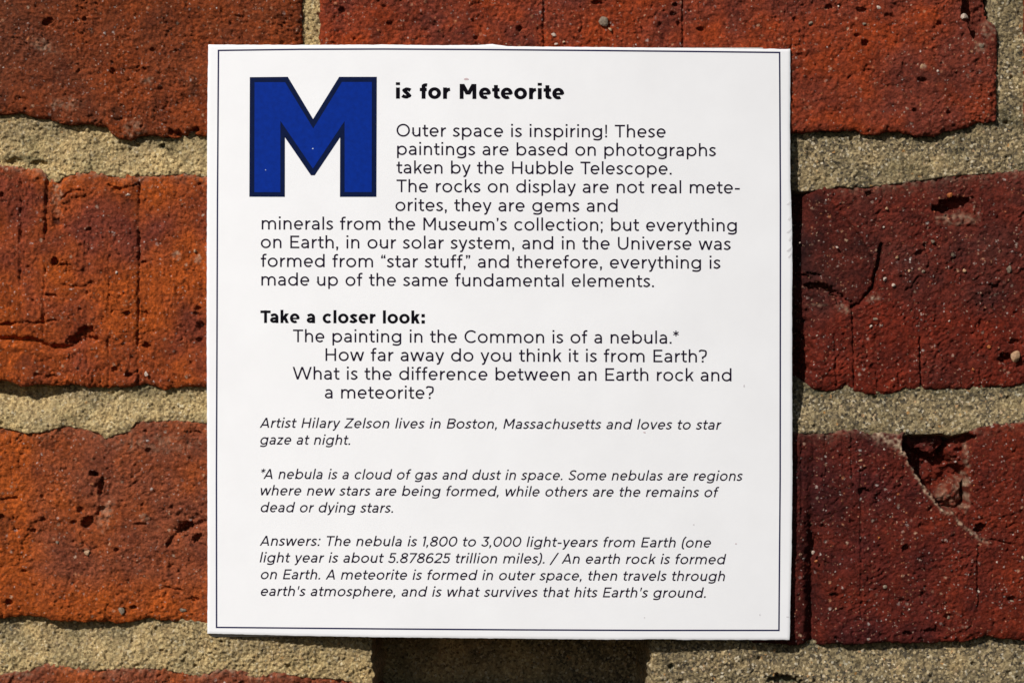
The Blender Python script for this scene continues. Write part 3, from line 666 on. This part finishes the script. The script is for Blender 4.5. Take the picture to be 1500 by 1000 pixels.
new_obj('board', grid_mesh('board', PC(Xr, Yr, Or)), card_paper, card)
# back face of the board and the pad that holds it off the joint
bx = np.linspace(306, 1156, 40); by = np.linspace(70, 932, 40); BX, BY = np.meshgrid(bx, by)
new_obj('backing', grid_mesh('backing', PC(BX, BY, -1.3)), plain('grey_board', (0.35, 0.33, 0.3), .8, .2, 600, .1), card)

INK = plain('black_violet_ink', (0.010, 0.005, 0.018), .6, .06)
BLACK = plain('solid_black_ink', (0.003, 0.0025, 0.005), .6, .04)
NAVY = plain('navy_ink', (0.0015, 0.007, 0.040), .6, .06, 900, .2)
BLUE = plain('blue_ink', (0.0005, 0.021, 0.225), .6, .06, 700, .14)
LINE = plain('border_ink', (0.016, 0.015, 0.06), .6, .08)

def sheet(name, pts2, faces, mat, off):
    """flat print: px points on the curved face of the card"""
    a = np.array(pts2, float); co = PC(a[:, 0], a[:, 1], off if np.isscalar(off) else np.array(off))
    me = bpy.data.meshes.new(name); me.from_pydata([tuple(c) for c in co], [], faces); me.update()
    return new_obj(name, me, mat, card)

def fill_poly(name, pts, mat, off):
    # split into thin columns so that the sheet follows the bow of the card
    import bmesh
    tris = tessellate_polygon([[Vector((p[0], p[1], 0)) for p in pts]])
    bm = bmesh.new(); vs = [bm.verts.new((p[0], p[1], 0)) for p in pts]
    for t in tris: bm.faces.new([vs[i] for i in t])
    for x in np.arange(min(p[0] for p in pts)+6, max(p[0] for p in pts), 6):
        bmesh.ops.bisect_plane(bm, geom=bm.verts[:]+bm.edges[:]+bm.faces[:], plane_co=(x, 0, 0), plane_no=(1, 0, 0))
    bm.verts.index_update()
    p2 = [(v.co.x, v.co.y) for v in bm.verts]; fs = []
    for f in bm.faces:
        if f.normal.z < 0 or True:
            idx = [v.index for v in f.verts]
            ar = sum(p2[idx[i]][0]*p2[idx[(i+1) % len(idx)]][1]-p2[idx[(i+1) % len(idx)]][0]*p2[idx[i]][1] for i in range(len(idx)))
            if abs(ar) < 1e-6: continue
            fs.append(idx if ar < 0 else idx[::-1])
    bm.free()
    return sheet(name, p2, fs, mat, off)

M_OUT = [(365.9,113.3),(421.6,112.8),(458.6,174.5),(496.8,112.8),(552,112.8),(551.4,288.5),(497.9,288.5),(498.2,201.5),(461,257),(455.5,257),(417.4,201.5),(417.3,288.5),(365.2,288.3)]
M_IN = [(372.9,120.7),(417.6,120.7),(458.9,188.4),(500.8,120.4),(544.7,120.4),(544.5,281.4),(504.8,281.4),(504.8,177.5),(458.4,247.0),(410.7,177.0),(410.7,281.6),(372.6,281.6)]
fill_poly('letter_outline', M_OUT, NAVY, 0.030)
fill_poly('big_letter', M_IN, BLUE, 0.055)

def ribbon(pts, w, closed=False):
    """outline of a constant width stroke: list of quads (px)"""
    p = np.array(pts, float); n = len(p)
    if closed:
        d0 = p-np.roll(p, 1, 0); d1 = np.roll(p, -1, 0)-p
    else:
        d = np.diff(p, axis=0); d0 = np.vstack([d[:1], d]); d1 = np.vstack([d, d[-1:]])
    def nrm(a): return a/np.maximum(np.linalg.norm(a, axis=1, keepdims=True), 1e-9)
    n0 = nrm(d0)[:, ::-1]*[-1, 1]; n1 = nrm(d1)[:, ::-1]*[-1, 1]
    m = nrm(n0+n1); c = np.maximum((m*n0).sum(1), 0.45)
    m = m/c[:, None]*w/2*([1, 0.87] if 0.12 < w < 1 else [1, 1])
    return p+m, p-m

def border():
    L = [(320,74.2),(440,72.6),(560,72.2),(700,72.9),(860,74.2),(1000,75.6),(1142,77.2)]
    Rr = [(1142,77.2),(1143.2,300),(1143,500),(1142.8,700),(1141,922.6)]
    Bo = [(1141,922.6),(950,922.6),(760,921.8),(560,920.4),(317.2,918.2)]
    Le = [(317.2,918.2),(317.0,700),(317.8,500),(318.5,300),(320,74.2)]
    pts = []
    for seg in (L, Rr, Bo, Le):
        for a, b in zip(seg[:-1], seg[1:]):
            k = max(1, int(math.hypot(b[0]-a[0], b[1]-a[1])/12))
            pts += [(a[0]+(b[0]-a[0])*i/k, a[1]+(b[1]-a[1])*i/k) for i in range(k)]
    a, b = ribbon(pts, 2.2, True); n = len(pts)
    v = [tuple(x) for x in a]+[tuple(x) for x in b]
    fs = [(i, (i+1) % n, n+(i+1) % n, n+i) for i in range(n)]
    sheet('printed_border', v, fs, LINE, 0.03)
border()

# ------------------------------------------------------------------ lettering: a round geometric sans drawn stroke by stroke (em units)
XH, CAP, ASC, DES = 0.525, 0.715, 0.745, -0.175
def arc(cx, cy, rx, ry, a0, a1, n=None):
    n = n or max(4, int(abs(a1-a0)/12))
    return [(cx+rx*math.cos(math.radians(a0+(a1-a0)*i/n)), cy+ry*math.sin(math.radians(a0+(a1-a0)*i/n))) for i in range(n+1)]
def spl(pts, n=6):
    p = [pts[0]]+pts+[pts[-1]]; out = []
    for i in range(1, len(p)-2):
        p0, p1, p2, p3 = [np.array(q) for q in p[i-1:i+3]]
        for k in range(n):
            t = k/n
            out.append(tuple(0.5*((2*p1)+(-p0+p2)*t+(2*p0-5*p1+4*p2-p3)*t*t+(-p0+3*p1-3*p2+p3)*t**3)))
    return out+[tuple(pts[-1])]

def glyph(ch, w):
    """strokes: ('s', pts, closed) ribbons, ('p', pts) filled convex polygons; returns strokes, left, right"""
    h = w/2; bold = w > 0.12
    o = 0.008+(h*0.13 if bold else 0); S_ = []
    s = lambda pts, c=False: S_.append(('s', pts, c))
    p = lambda pts: S_.append(('p', pts))
    def st(x, y0, y1): s([(x, y0), (x, y1)])
    def bar(y, x0, x1, t=1.0):
        q = h*t*(0.88 if bold else 1); p([(x0, y-q), (x1, y-q), (x1, y+q), (x0, y+q)])
    def dg(x0, y0, x1, y1):
        L = math.hypot(x1-x0, y1-y0); k = h*L/abs(y1-y0); p([(x0-k, y0), (x0+k, y0), (x1+k, y1), (x1-k, y1)])
    def kx(dx, dy): return h*math.hypot(dx, dy)/abs(dy)
    def dot(x, y, k=1.12): q = h*k; p([(x-q, y-q), (x+q, y-q), (x+q, y+q), (x-q, y+q)])
    sb, rb = (0.078, 0.050) if not bold else (0.058, 0.034)
    bx = 0.05 if bold else 0.0
    X = XH+(0.018 if bold else 0)
    if ch == ' ': return [], 0, (0.262 if not bold else 0.26)
    if ch in 'bdpqg':
        Wd = 0.535+bx*0.6; m = ch in 'dqg'; fl = (lambda x: Wd-x) if m else (lambda x: x)
        s([(fl(a), b) for a, b in arc(h+(Wd-w)/2, X/2, (Wd-w)/2, X/2-h+o, 0, 360)[:-1]], True)
        x = fl(h)
        if ch in 'bd': st(x, 0, ASC)
        elif ch in 'pq': st(x, DES, X)
        else:
            r = (Wd-w)/2*0.97
            s([(x, X), (x, -0.02)]+arc(x-r, -0.02, r, -DES-h-0.012, 0, -88)[1:]+[(0.155, -0.176+h+0.008), (0.055+h*.2, -0.142+h)])
        l, r_ = (rb, sb) if m else (sb, rb)
        return S_, l, Wd+r_, Wd, l
    if ch == 'a':
        Wd = 0.425+bx; x = Wd-h
        s([(x, 0), (x, X*0.60)]+arc(Wd*0.50, X*0.60, x-Wd*0.50, X*0.40-h+o, 0, 90)[1:]+[(Wd*0.33, X-h-0.004), (0.055, X-h-0.045)])
        yb = X*0.56-h*.6
        s([(x, yb), (Wd*0.55, yb+0.010)]+[(a, b) for a, b in arc(Wd*0.44, (yb+h)/2, Wd*0.44-h, (yb-h)/2+0.004, 90, 270)]+spl([(Wd*0.52, h-0.004), (Wd*0.78, h+0.045), (x, h+0.125)], 4)[1:])
        return S_, rb, Wd+sb, Wd, rb
    if ch == 'c':
        Wd = 0.475+bx; rx = (0.525+bx-w)/2
        s(arc(h+rx, X/2, rx, X/2-h+o, 44, 316)); return S_, rb, Wd+0.03, Wd, rb
    if ch == 'e':
        Wd = 0.50+bx; rx = (Wd-w)/2
        bar(X/2-(.012 if bold else .005), h*1.2, Wd-h*.6, .68 if bold else 1)
        s(arc(h+rx, X/2, rx, X/2-h+o, (-16 if bold else -2), (306 if bold else 316)) if not bold else arc(h+rx, X/2, rx, X/2-h+o, -8, 303)); return S_, rb, Wd+rb*.9, Wd, rb
    if ch == 'o':
        Wd = 0.545+bx; s(arc(Wd/2, X/2, (Wd-w)/2, X/2-h+o, 0, 360)[:-1], True); return S_, rb, Wd+rb, Wd, rb
    if ch in 'nhmu':
        Wd = (0.445 if ch != 'm' else 0.785)+bx*(1 if ch != 'm' else 2.2)
        if ch == 'u':
            x = Wd-h; r = (Wd-w)/2
            s([(h, X), (h, X*0.42)]+arc(h+r, X*0.42, r, X*0.42-h+o, 180, 270)+[(Wd*0.66, h+.012), (x-.02, h+0.09), (x, 0.19)]); st(x, 0, X)
            return S_, sb*.95, Wd+sb, Wd, sb*.95
        st(h, 0, ASC if ch == 'h' else X)
        def arch(x0, x1):
            r = (x1-x0)/2; s([(x0, X*0.52), (x0+.012, X*0.68)]+arc(x0+r*1.02, X*0.60, r*1.0, X*0.40-h+o, 150, 90)[1:]+arc(x0+r*1.02, X*0.60, x1-x0-r*1.02, X*0.40-h+o, 90, 0)[1:]+[(x1, 0)])
        if ch == 'm': arch(h, Wd/2); arch(Wd/2, Wd-h)
        else: arch(h, Wd-h)
        return S_, sb, Wd+sb*.95, Wd, sb
    if ch == 'f':
        Wd = 0.31+bx*.6; x = 0.085+h
        s([(x, 0), (x, ASC-0.135)]+arc(x+0.115, ASC-0.135, 0.115, 0.135-h+.005, 180, 92)[1:]+[(Wd, ASC-h-0.003)]); bar(X-h-0.012, 0, Wd-.02)
        return S_, 0.025, Wd+0.012, Wd, 0.025
    if ch == 'i':
        st(h, 0, X-(.012 if bold else 0))
        if bold: q = h*1.06; yt = ASC+.035; p([(h-q, yt-.135), (h+q, yt-.135), (h+q, yt), (h-q, yt)])
        else: dot(h, ASC-h*1.12-0.002)
        return S_, sb, w+sb, w, sb
    if ch == 'l': st(h, 0, ASC); return S_, sb, w+sb, w, sb
    if ch == 'k':
        Wd = 0.44+bx; st(h, 0, ASC); dg(h+.02, 0.155, Wd-kx(.35, .36), X); k = kx(.23, .3); dg(Wd-k, 0, 0.17+h, 0.305); return S_, sb, Wd+.008, Wd, sb
    if ch == 'r':
        Wd = 0.275+bx; st(h, 0, X); s([(h, X*0.38), (h+.01, X*0.6), (h+.06, X-h-0.075), (h+.13, X-h-.012), (Wd, X-h+.006)]); return S_, sb, Wd+.022, Wd, sb
    if ch == 's':
        Wd = 0.385+bx
        s(spl([(Wd-.035, X-h-.048), (Wd*.72, X-h-.008), (Wd*.5, X-h+.006), (h+.075, X-h-.02), (h+.02, X*.735), (h+.085, X*.59), (Wd*.52, X*.515), (Wd-h-.075, X*.43), (Wd-h, X*.275), (Wd-h-.075, h+.022), (Wd*.5, h-.006), (Wd*.24, h+.012), (.022, h+.060)], 4)); return S_, .03, Wd+.032, Wd, .03
    if ch == 't':
        Wd = 0.315+bx*.6; x = 0.085+h
        s([(x, 0.67), (x, 0.14)]+arc(x+0.115, 0.14, 0.115, 0.14-h+.004, 180, 275)[1:]+[(Wd-.005, h+.028)]); bar(X-h-0.012, 0, Wd); return S_, .025, Wd+.022, Wd, .025
    if ch in 'vwxyz':
        if ch == 'z':
            Wd = .40+bx; bar(X-h, 0.01, Wd-.01); bar(h, 0, Wd); k = kx(.3, .4); dg(k, w*.5, Wd-k, X-w*.5); return S_, .042, Wd+.042, Wd, .042
        if ch == 'x':
            Wd = .45+bx; k = kx(.4, .52); dg(k, X, Wd-k, 0); dg(Wd-k, X, k, 0); return S_, .016, Wd+.016, Wd, .016
        if ch == 'v':
            Wd = .49+bx; k = kx(.2, .52); dg(k, X, Wd/2, 0); dg(Wd-k, X, Wd/2, 0); return S_, .014, Wd+.014, Wd, .014
        if ch == 'w':
            Wd = .76+bx*1.7; k = kx(.15, .52); a = Wd*.262; m = Wd/2; dg(k, X, a, 0); dg(m-k*.15, X, a, 0); dg(m+k*.15, X, Wd-a, 0); dg(Wd-k, X, Wd-a, 0); return S_, .018, Wd+.018, Wd, .018
        Wd = .49+bx; k = kx(.2, .52); mx = Wd/2; dg(k, X, mx+.012, 0.0)
        sl_ = (Wd-k-mx)/X
        xe = mx-sl_*0.075
        s([(Wd-k, X+0.0), (mx, 0), (xe, -.075)]+[(xe-.035, -.130), (xe-.085, -.158+h*.3), (xe-.13, -.150+h*.3)]); S_[-1] = ('s', [(Wd-k+sl_*.0, X)]+S_[-1][1][1:], False); return S_, .014, Wd+.014, Wd, .014
    C = CAP
    if ch == 'A': Wd = .66; k = kx(.29, .72); dg(k, 0, Wd/2, C); dg(Wd-k, 0, Wd/2, C); bar(.20, .12, Wd-.12); return S_, .02, Wd+.02, Wd, .02
    if ch == 'B':
        Wd = .54; st(h, 0, C); x1 = Wd-.20
        s([(h, C-h), (x1-.02, C-h)]+arc(x1-.02, C*.755, .165, C*.245-h, 90, -90)[1:]+[(h, C*.51)]); s([(h, C*.51), (x1, C*.51)]+arc(x1, C*.255+h*.5, .20-h, C*.255-h*.5, 90, -90)[1:]+[(h, h)]); return S_, .09, Wd+.045, Wd, .09
    if ch in 'CO':
        Wd = .73 if ch == 'O' else .645; rx = (.73-w)/2
        if ch == 'O': s(arc(h+rx, C/2, rx, C/2-h+.01, 0, 360)[:-1], True); return S_, .052, Wd+.052, Wd, .052
        s(arc(h+rx, C/2, rx, C/2-h+.01, 42, 318)); return S_, .052, Wd+.035, Wd, .052
    if ch == 'E': Wd = .49; st(h, 0, C); bar(C-h, 0, Wd-.01); bar(C*.51, 0, Wd-.06); bar(h, 0, Wd); return S_, .09, Wd+.045, Wd, .09
    if ch == 'H': Wd = .57; st(h, 0, C); st(Wd-h, 0, C); bar(C*.505, 0, Wd); return S_, .09, Wd+.09, Wd, .09
    if ch == 'M':
        Wd = .68+bx*1.8; st(h, 0, C); st(Wd-h, 0, C); k = kx(.3, .45); yb = .19+(.02 if bold else 0)
        dg(k*(.98 if not bold else 1.05), C, Wd/2, yb); dg(Wd-k*(.98 if not bold else 1.05), C, Wd/2, yb); return S_, .085, Wd+.085, Wd, .085
    if ch == 'S':
        Wd = .51; s(spl([(Wd-.05, C-h-.075), (Wd*.74, C-h-.012), (Wd*.5, C-h+.006), (h+.09, C-h-.035), (h+.025, C*.745), (h+.095, C*.60), (Wd*.5, C*.52), (Wd-h-.09, C*.42), (Wd-h, C*.265), (Wd-h-.085, h+.035), (Wd*.5, h-.006), (Wd*.22, h+.025), (.03, h+.09)], 4)); return S_, .04, Wd+.04, Wd, .04
    if ch == 'T': Wd = .555+bx*.4; st(Wd/2, 0, C); bar(C-h, 0, Wd); return S_, .022, Wd+.022, Wd, .022
    if ch == 'U': Wd = .57; r = (Wd-w)/2; s([(h, C), (h, .27)]+arc(Wd/2, .27, r, .27-h+.01, 180, 360)[1:]+[(Wd-h, C)]); return S_, .082, Wd+.082, Wd, .082
    if ch == 'W':
        Wd = 1.04; k = kx(.24, .72); a = Wd*.262; m = Wd/2; dg(k, C, a, 0); dg(m, C, a, 0); dg(m, C, Wd-a, 0); dg(Wd-k, C, Wd-a, 0); return S_, .02, Wd+.02, Wd, .02
    if ch == 'Z': Wd = .545; bar(C-h, .015, Wd-.01); bar(h, 0, Wd); k = kx(.4, .6); dg(k, w*.5, Wd-k, C-w*.5); return S_, .045, Wd+.045, Wd, .045
    if ch == '0': Wd = .58; s(arc(Wd/2, C/2, Wd/2-h, C/2-h+.01, 0, 360)[:-1], True); return S_, .045, Wd+.045, Wd, .045
    if ch == '1': Wd = .20; st(Wd-h, 0, C); s([(0, C-.075-h*.6), (Wd-h, C-h*.6)]); return S_, .035, Wd+.09, Wd, .035
    if ch == '2': Wd = .485; s(spl([(.025, C-.15), (.10, C-.06), (Wd*.5, C-h+.004), (Wd-.075, C-.085), (Wd-h-.01, C*.70), (Wd-.10, C*.52), (.045, h+.02)], 5)); bar(h, 0, Wd); return S_, .045, Wd+.045, Wd, .045
    if ch == '3': Wd = .48; bar(C-h, .04, Wd-.03); s([(Wd-.05, C-h), (Wd*.43, C*.57)]); s(spl([(Wd*.42, C*.565), (Wd*.62, C*.555), (Wd-h-.04, C*.46), (Wd-h, C*.30), (Wd-h-.06, C*.12), (Wd*.5, h-.005), (Wd*.24, h+.03), (.02, h+.10)], 5)); return S_, .035, Wd+.045, Wd, .035
    if ch == '5': Wd = .48; bar(C-h, .06, Wd-.03); s([(.06+h, C-h), (.045+h, C*.52)]); s(spl([(.045+h, C*.515), (Wd*.5, C*.61), (Wd-h-.07, C*.545), (Wd-h, C*.32), (Wd-h-.07, C*.10), (Wd*.48, h-.005), (Wd*.24, h+.02), (.02, h+.085)], 5)); return S_, .04, Wd+.045, Wd, .04
    if ch == '6': Wd = .52; s(arc(Wd/2+.005, .225, Wd/2-h, .225-h+.008, 0, 360)[:-1], True); s(spl([(h, .235), (h+.012, .40), (h+.09, .60), (Wd*.55, C-h+.005), (Wd-.07, C-h-.035)], 5)); return S_, .045, Wd+.045, Wd, .045
    if ch == '7': Wd = .50; bar(C-h, 0, Wd); k = kx(.3, .7); dg(.15, 0, Wd-k*.95, C-h); return S_, .035, Wd+.035, Wd, .035
    if ch == '8': Wd = .52; s(arc(Wd/2, C*.275, Wd/2-h, C*.275-h+.008, 0, 360)[:-1], True); s(arc(Wd/2, C*.755, Wd/2-h-.03, C*.24-h+.012, 0, 360)[:-1], True); return S_, .042, Wd+.042, Wd, .042
    if ch == '.': dot(h*1.15, h*1.15, 1.15); return S_, .065, w*1.15+.065, w*1.15, .065
    if ch in ',;':
        q = h*1.15; dot(q, q, 1.15); p([(q*.4, 0), (q*2, 0), (q*1.2, -.115), (q*.1, -.115)])
        if ch == ';': dot(q, X-q, 1.15)
        return S_, .06, w*1.15+.065, w*1.15, .06
    if ch == ':': q = h*1.15; dot(q, q, 1.15); dot(q, X-q, 1.15); return S_, .075, w*1.15+.07, w*1.15, .075
    if ch == '!': q = h*1.15; dot(q, q, 1.15); p([(q-h*.75, .19), (q+h*.75, .19), (q+h*1.05, C), (q-h*1.05, C)]); return S_, .085, w*1.15+.085, w*1.15, .085
    if ch == '?':
        Wd = .43; dot(.205, h*1.15, 1.15); s(spl([(.018, C-.115), (.09, C-.04), (Wd*.5, C-h+.006), (Wd-.07, C-.075), (Wd-h, C*.72), (Wd-.08, C*.53), (Wd*.56, C*.43), (.205, C*.40)], 5)+[(.205, .19)]); return S_, .03, Wd+.035, Wd, .03
    if ch == "'": p([(.02, C-.27), (.02+w*.62, C-.27), (w*1.0+.012, C), (.008, C)]); return S_, .07, w+.075, w, .07
    if ch in '\u2019\u201c\u201d':
        def q9(x): 
            q = h*1.1; p([(x, C-2*q), (x+2*q, C-2*q), (x+2*q, C), (x, C)]); p([(x+q*.5, C-2*q), (x+2*q, C-2*q), (x+q*1.1, C-.205), (x+q*.05, C-.205)])
        def q6(x):
            q = h*1.1; p([(x, C-.205), (x+2*q, C-.205), (x+2*q, C-.205+2*q), (x, C-.205+2*q)]); p([(x, C-.205+2*q), (x+1.5*q, C-.205+2*q), (x+2.0*q, C), (x+.95*q, C)])
        if ch == '\u2019': q9(0); return S_, .05, w*1.1+.045, w, .05
        (q6 if ch == '\u201c' else q9)(0); (q6 if ch == '\u201c' else q9)(.135); Wd = .135+w*1.1
        return S_, .05, Wd+.045, Wd, .05
    if ch == '*':
        for a in (90, 30, 150): 
            c_, s_ = math.cos(math.radians(a)), math.sin(math.radians(a)); L_ = .165; t_ = .030
            p([(.155-c_*L_-s_*t_, C-.135-s_*L_+c_*t_), (.155-c_*L_+s_*t_, C-.135-s_*L_-c_*t_), (.155+c_*L_+s_*t_, C-.135+s_*L_-c_*t_), (.155+c_*L_-s_*t_, C-.135+s_*L_+c_*t_)])
        return S_, .02, .33, .31, .02
    if ch == '-': bar(.268, 0, .27); return S_, .055, .325, .27, .055
    if ch == '(': s(spl([(.20, C+.05), (.08, .58), (h+.005, .31), (.08, .03), (.20, -.12)], 6)); return S_, .055, .225, .2, .055
    if ch == ')': s(spl([(.0, C+.05), (.12, .58), (.2-h, .31), (.12, .03), (.0, -.12)], 6)); return S_, .03, .255, .2, .03
    if ch == '/': dg(.03, -.10, .42, C+.06); return S_, .02, .47, .44, .02
    raise ValueError(ch)

KERN = {'Te': -.07, 'Ta': -.09, 'y,': -.04, 'y ': -.01, "r,": -.04, 'ry': -.0, 'f,': -.02, '1,': -.02, ',\u201d': -.10, 'f.': -.02, '*A': -.07, 'W h': 0}

def layout(text, w):
    """list of (strokes, x) in em units and total advance"""
    x = 0; out = []; prev = ''
    for i, ch in enumerate(text):
        x += KERN.get(prev+ch, 0)
        if ch == ' ': x += .335 if w > .12 else .312; prev = ch; out.append(None); continue
        st, l, r, Wd, lb = glyph(ch, w)
        out.append((st, x+l)); x += l+r; prev = ch
    first = glyph(text[0], w)[1]; lst = glyph(text[-1], w)
    return out, first, x-(lst[2]-lst[3])

def text_line(text, x0, x1, yb, em, w, slant, mat, label=None):
    out, a, b = layout(text, w)
    # letters keep their size; the measured width of the printed line sets the tracking
    nat = (b-a)*em; print('LINE %.3f' % ((x1-x0-(0.10*em if slant else 0))/nat), text[:20]); sh0 = 0.0; sx = 1.0
    target = x1-x0 - (0.10*em if slant else 0)
    gaps = max(1, len(text)-1); sx = target/nat
    gsx = sx
    tr = (target-nat*gsx)/gaps
    SL = 0.0042
    V = []; F = []; OFF = []
    k = 0
    for i, g in enumerate(out):
        if g is None: continue
        strokes, gx = g
        ox = x0 + (gx-a)*em*gsx + tr*i
        def tp(q):
            x = ox + q[0]*em*gsx + slant*q[1]*em
            return (x, yb + SL*(x-x0) - q[1]*em)
        for kind, *rest in strokes:
            base = len(V); k += 1; of = 0.030+0.0012*(k % 9)
            if kind == 'p':
                pts = [tp(q) for q in rest[0]]; V += pts; OFF += [of]*len(pts); idx = list(range(base, base+len(pts)))
                ar = sum(pts[j][0]*pts[(j+1) % len(pts)][1]-pts[(j+1) % len(pts)][0]*pts[j][1] for j in range(len(pts)))
                F.append(idx if ar < 0 else idx[::-1])
            else:
                pts, cl = rest; A, B = ribbon(pts, w, cl); n = len(pts)
                V += [tp(q) for q in A]+[tp(q) for q in B]; OFF += [of]*(2*n)
                for j in range(n if cl else n-1): F.append((base+j, base+n+j, base+n+(j+1) % n, base+(j+1) % n))
    # consistent facing towards the reader
    VV = np.array(V); F2 = []
    for f in F:
        q = VV[list(f)]; ar = (q[:, 0]*np.roll(q[:, 1], -1)-np.roll(q[:, 0], -1)*q[:, 1]).sum()
        F2.append(tuple(f) if ar < 0 else tuple(f[::-1]))
    o = sheet('text_line', V, F2, mat, OFF)
    if label: o['label'] = label
    return o

BODY, BOLD, ITAL = 25.9, 0.165, 20.5
LW, IW = 0.092, 0.098
T_ = [
 ("is for Meteorite", 580, 826.4, 144.8, 30.8, .182, 0, BLACK),
 ("Outer space is inspiring! These", 580.8, 975.2, 200.2, BODY, LW, 0, INK),
 ("paintings are based on photographs", 581.6, 1048.8, 227.2, BODY, LW, 0, INK),
 ("taken by the Hubble Telescope.", 580.8, 983.8, 254.3, BODY, LW, 0, INK),
 ("The rocks on display are not real mete-", 580.8, 1083.6, 281.6, BODY, LW, 0, INK),
 ("orites, they are gems and", 579.2, 904.8, 309.2, BODY, LW, 0, INK),
 ("minerals from the Museum\u2019s collection; but everything", 383.3, 1079.3, 336.2, BODY, LW, 0, INK),
 ("on Earth, in our solar system, and in the Universe was", 382, 1070.5, 363.4, BODY, LW, 0, INK),
 ("formed from \u201cstar stuff,\u201d and therefore, everything is", 382, 1055.4, 390.9, BODY, LW, 0, INK),
 ("made up of the same fundamental elements.", 382.8, 957.9, 418.2, BODY, LW, 0, INK),
 ("Take a closer look:", 381.5, 622.3, 472.9, BODY, BOLD, 0, BLACK),
 ("The painting in the Common is of a nebula.*", 429.2, 994.3, 501, BODY, LW, 0, INK),
 ("How far away do you think it is from Earth?", 476.8, 1035.4, 528.4, BODY, LW, 0, INK),
 ("What is the difference between an Earth rock and", 428.7, 1071.5, 555.6, BODY, LW, 0, INK),
 ("a meteorite?", 475.8, 635.4, 583.3, BODY, LW, 0, INK),
 ("Artist Hilary Zelson lives in Boston, Massachusetts and loves to star", 380.3, 1056.7, 626.2, ITAL, IW, .21, INK),
 ("gaze at night.", 380.3, 514.5, 650.7, ITAL, IW, .21, INK),
 ("*A nebula is a cloud of gas and dust in space. Some nebulas are regions", 380.0, 1088.4, 701, ITAL, IW, .21, INK),
 ("where new stars are being formed, while others are the remains of", 379.5, 1052.3, 725, ITAL, IW, .21, INK),
 ("dead or dying stars.", 380.8, 577.4, 749.7, ITAL, IW, .21, INK),
 ("Answers: The nebula is 1,800 to 3,000 light-years from Earth (one", 380.3, 1042.4, 798.7, ITAL, IW, .21, INK),
 ("light year is about 5.878625 trillion miles). / An earth rock is formed", 380.3, 1062.7, 823.1, ITAL, IW, .21, INK),
 ("on Earth. A meteorite is formed in outer space, then travels through", 381, 1062.7, 847.7, ITAL, IW, .21, INK),
 ("earth's atmosphere, and is what survives that hits Earth's ground.", 381, 1035.4, 872.2, ITAL, IW, .21, INK),
]
for t in T_:
    lab = 'bold black heading line' if t[7] is BLACK else ('small slanted text line' if t[6] else None)
    text_line(*t, label=lab)

# small marks on the paper
def speck(cx, cy, rx, ry, mat, off=0.06, seed=0):
    r = random.Random(seed); n = 9
    pts = [(cx+rx*r.uniform(.7, 1.2)*math.cos(-k*2*math.pi/n), cy+ry*r.uniform(.7, 1.2)*math.sin(-k*2*math.pi/n)) for k in range(n)]
    sheet('speck', pts, [tuple(range(n))], mat, off)
SCUFF = plain('scuff_pink', (0.56, 0.44, 0.45), .7, .2); PALE = plain('scuff_pale', (0.45, 0.52, 0.62), .7, .2); GREYS = plain('scuff_grey', (0.60, 0.57, 0.58), .7, .2)
for i, a in enumerate([(683,116,3.4,1.8,SCUFF),(458.2,217.8,1.3,.9,PALE),(389,249,.8,0.6,PALE),(1090,565,1.2,2.4,GREYS),(944,633,2,1,SCUFF),(1078,796,1.2,1,SCUFF),(1113,900,1.2,1.0,GREYS),(944,904,1.2,1,GREYS),(1154,903,2.6,.8,GREYS),(1016,768,1.4,1,GREYS)]):
    speck(*a, seed=i)
for i, (y_, l_, t_) in enumerate([(300,7,1.0),(322,5,2.2),(341,7,.9),(352,4,2.6),(368,7,1.1),(377,5,.9)]):
    a_ = [(1158.8-l_, y_), (1158.8-l_*.4, y_-3-t_), (1159, y_-7), (1159, y_-5+t_), (1158.8-l_*.5, y_+t_*.6)]
    sheet('scuff', a_[::-1], [tuple(range(5))], plain('torn_fibre', (0.66, 0.645, 0.65), .9, .05), 0.05+.01*i)
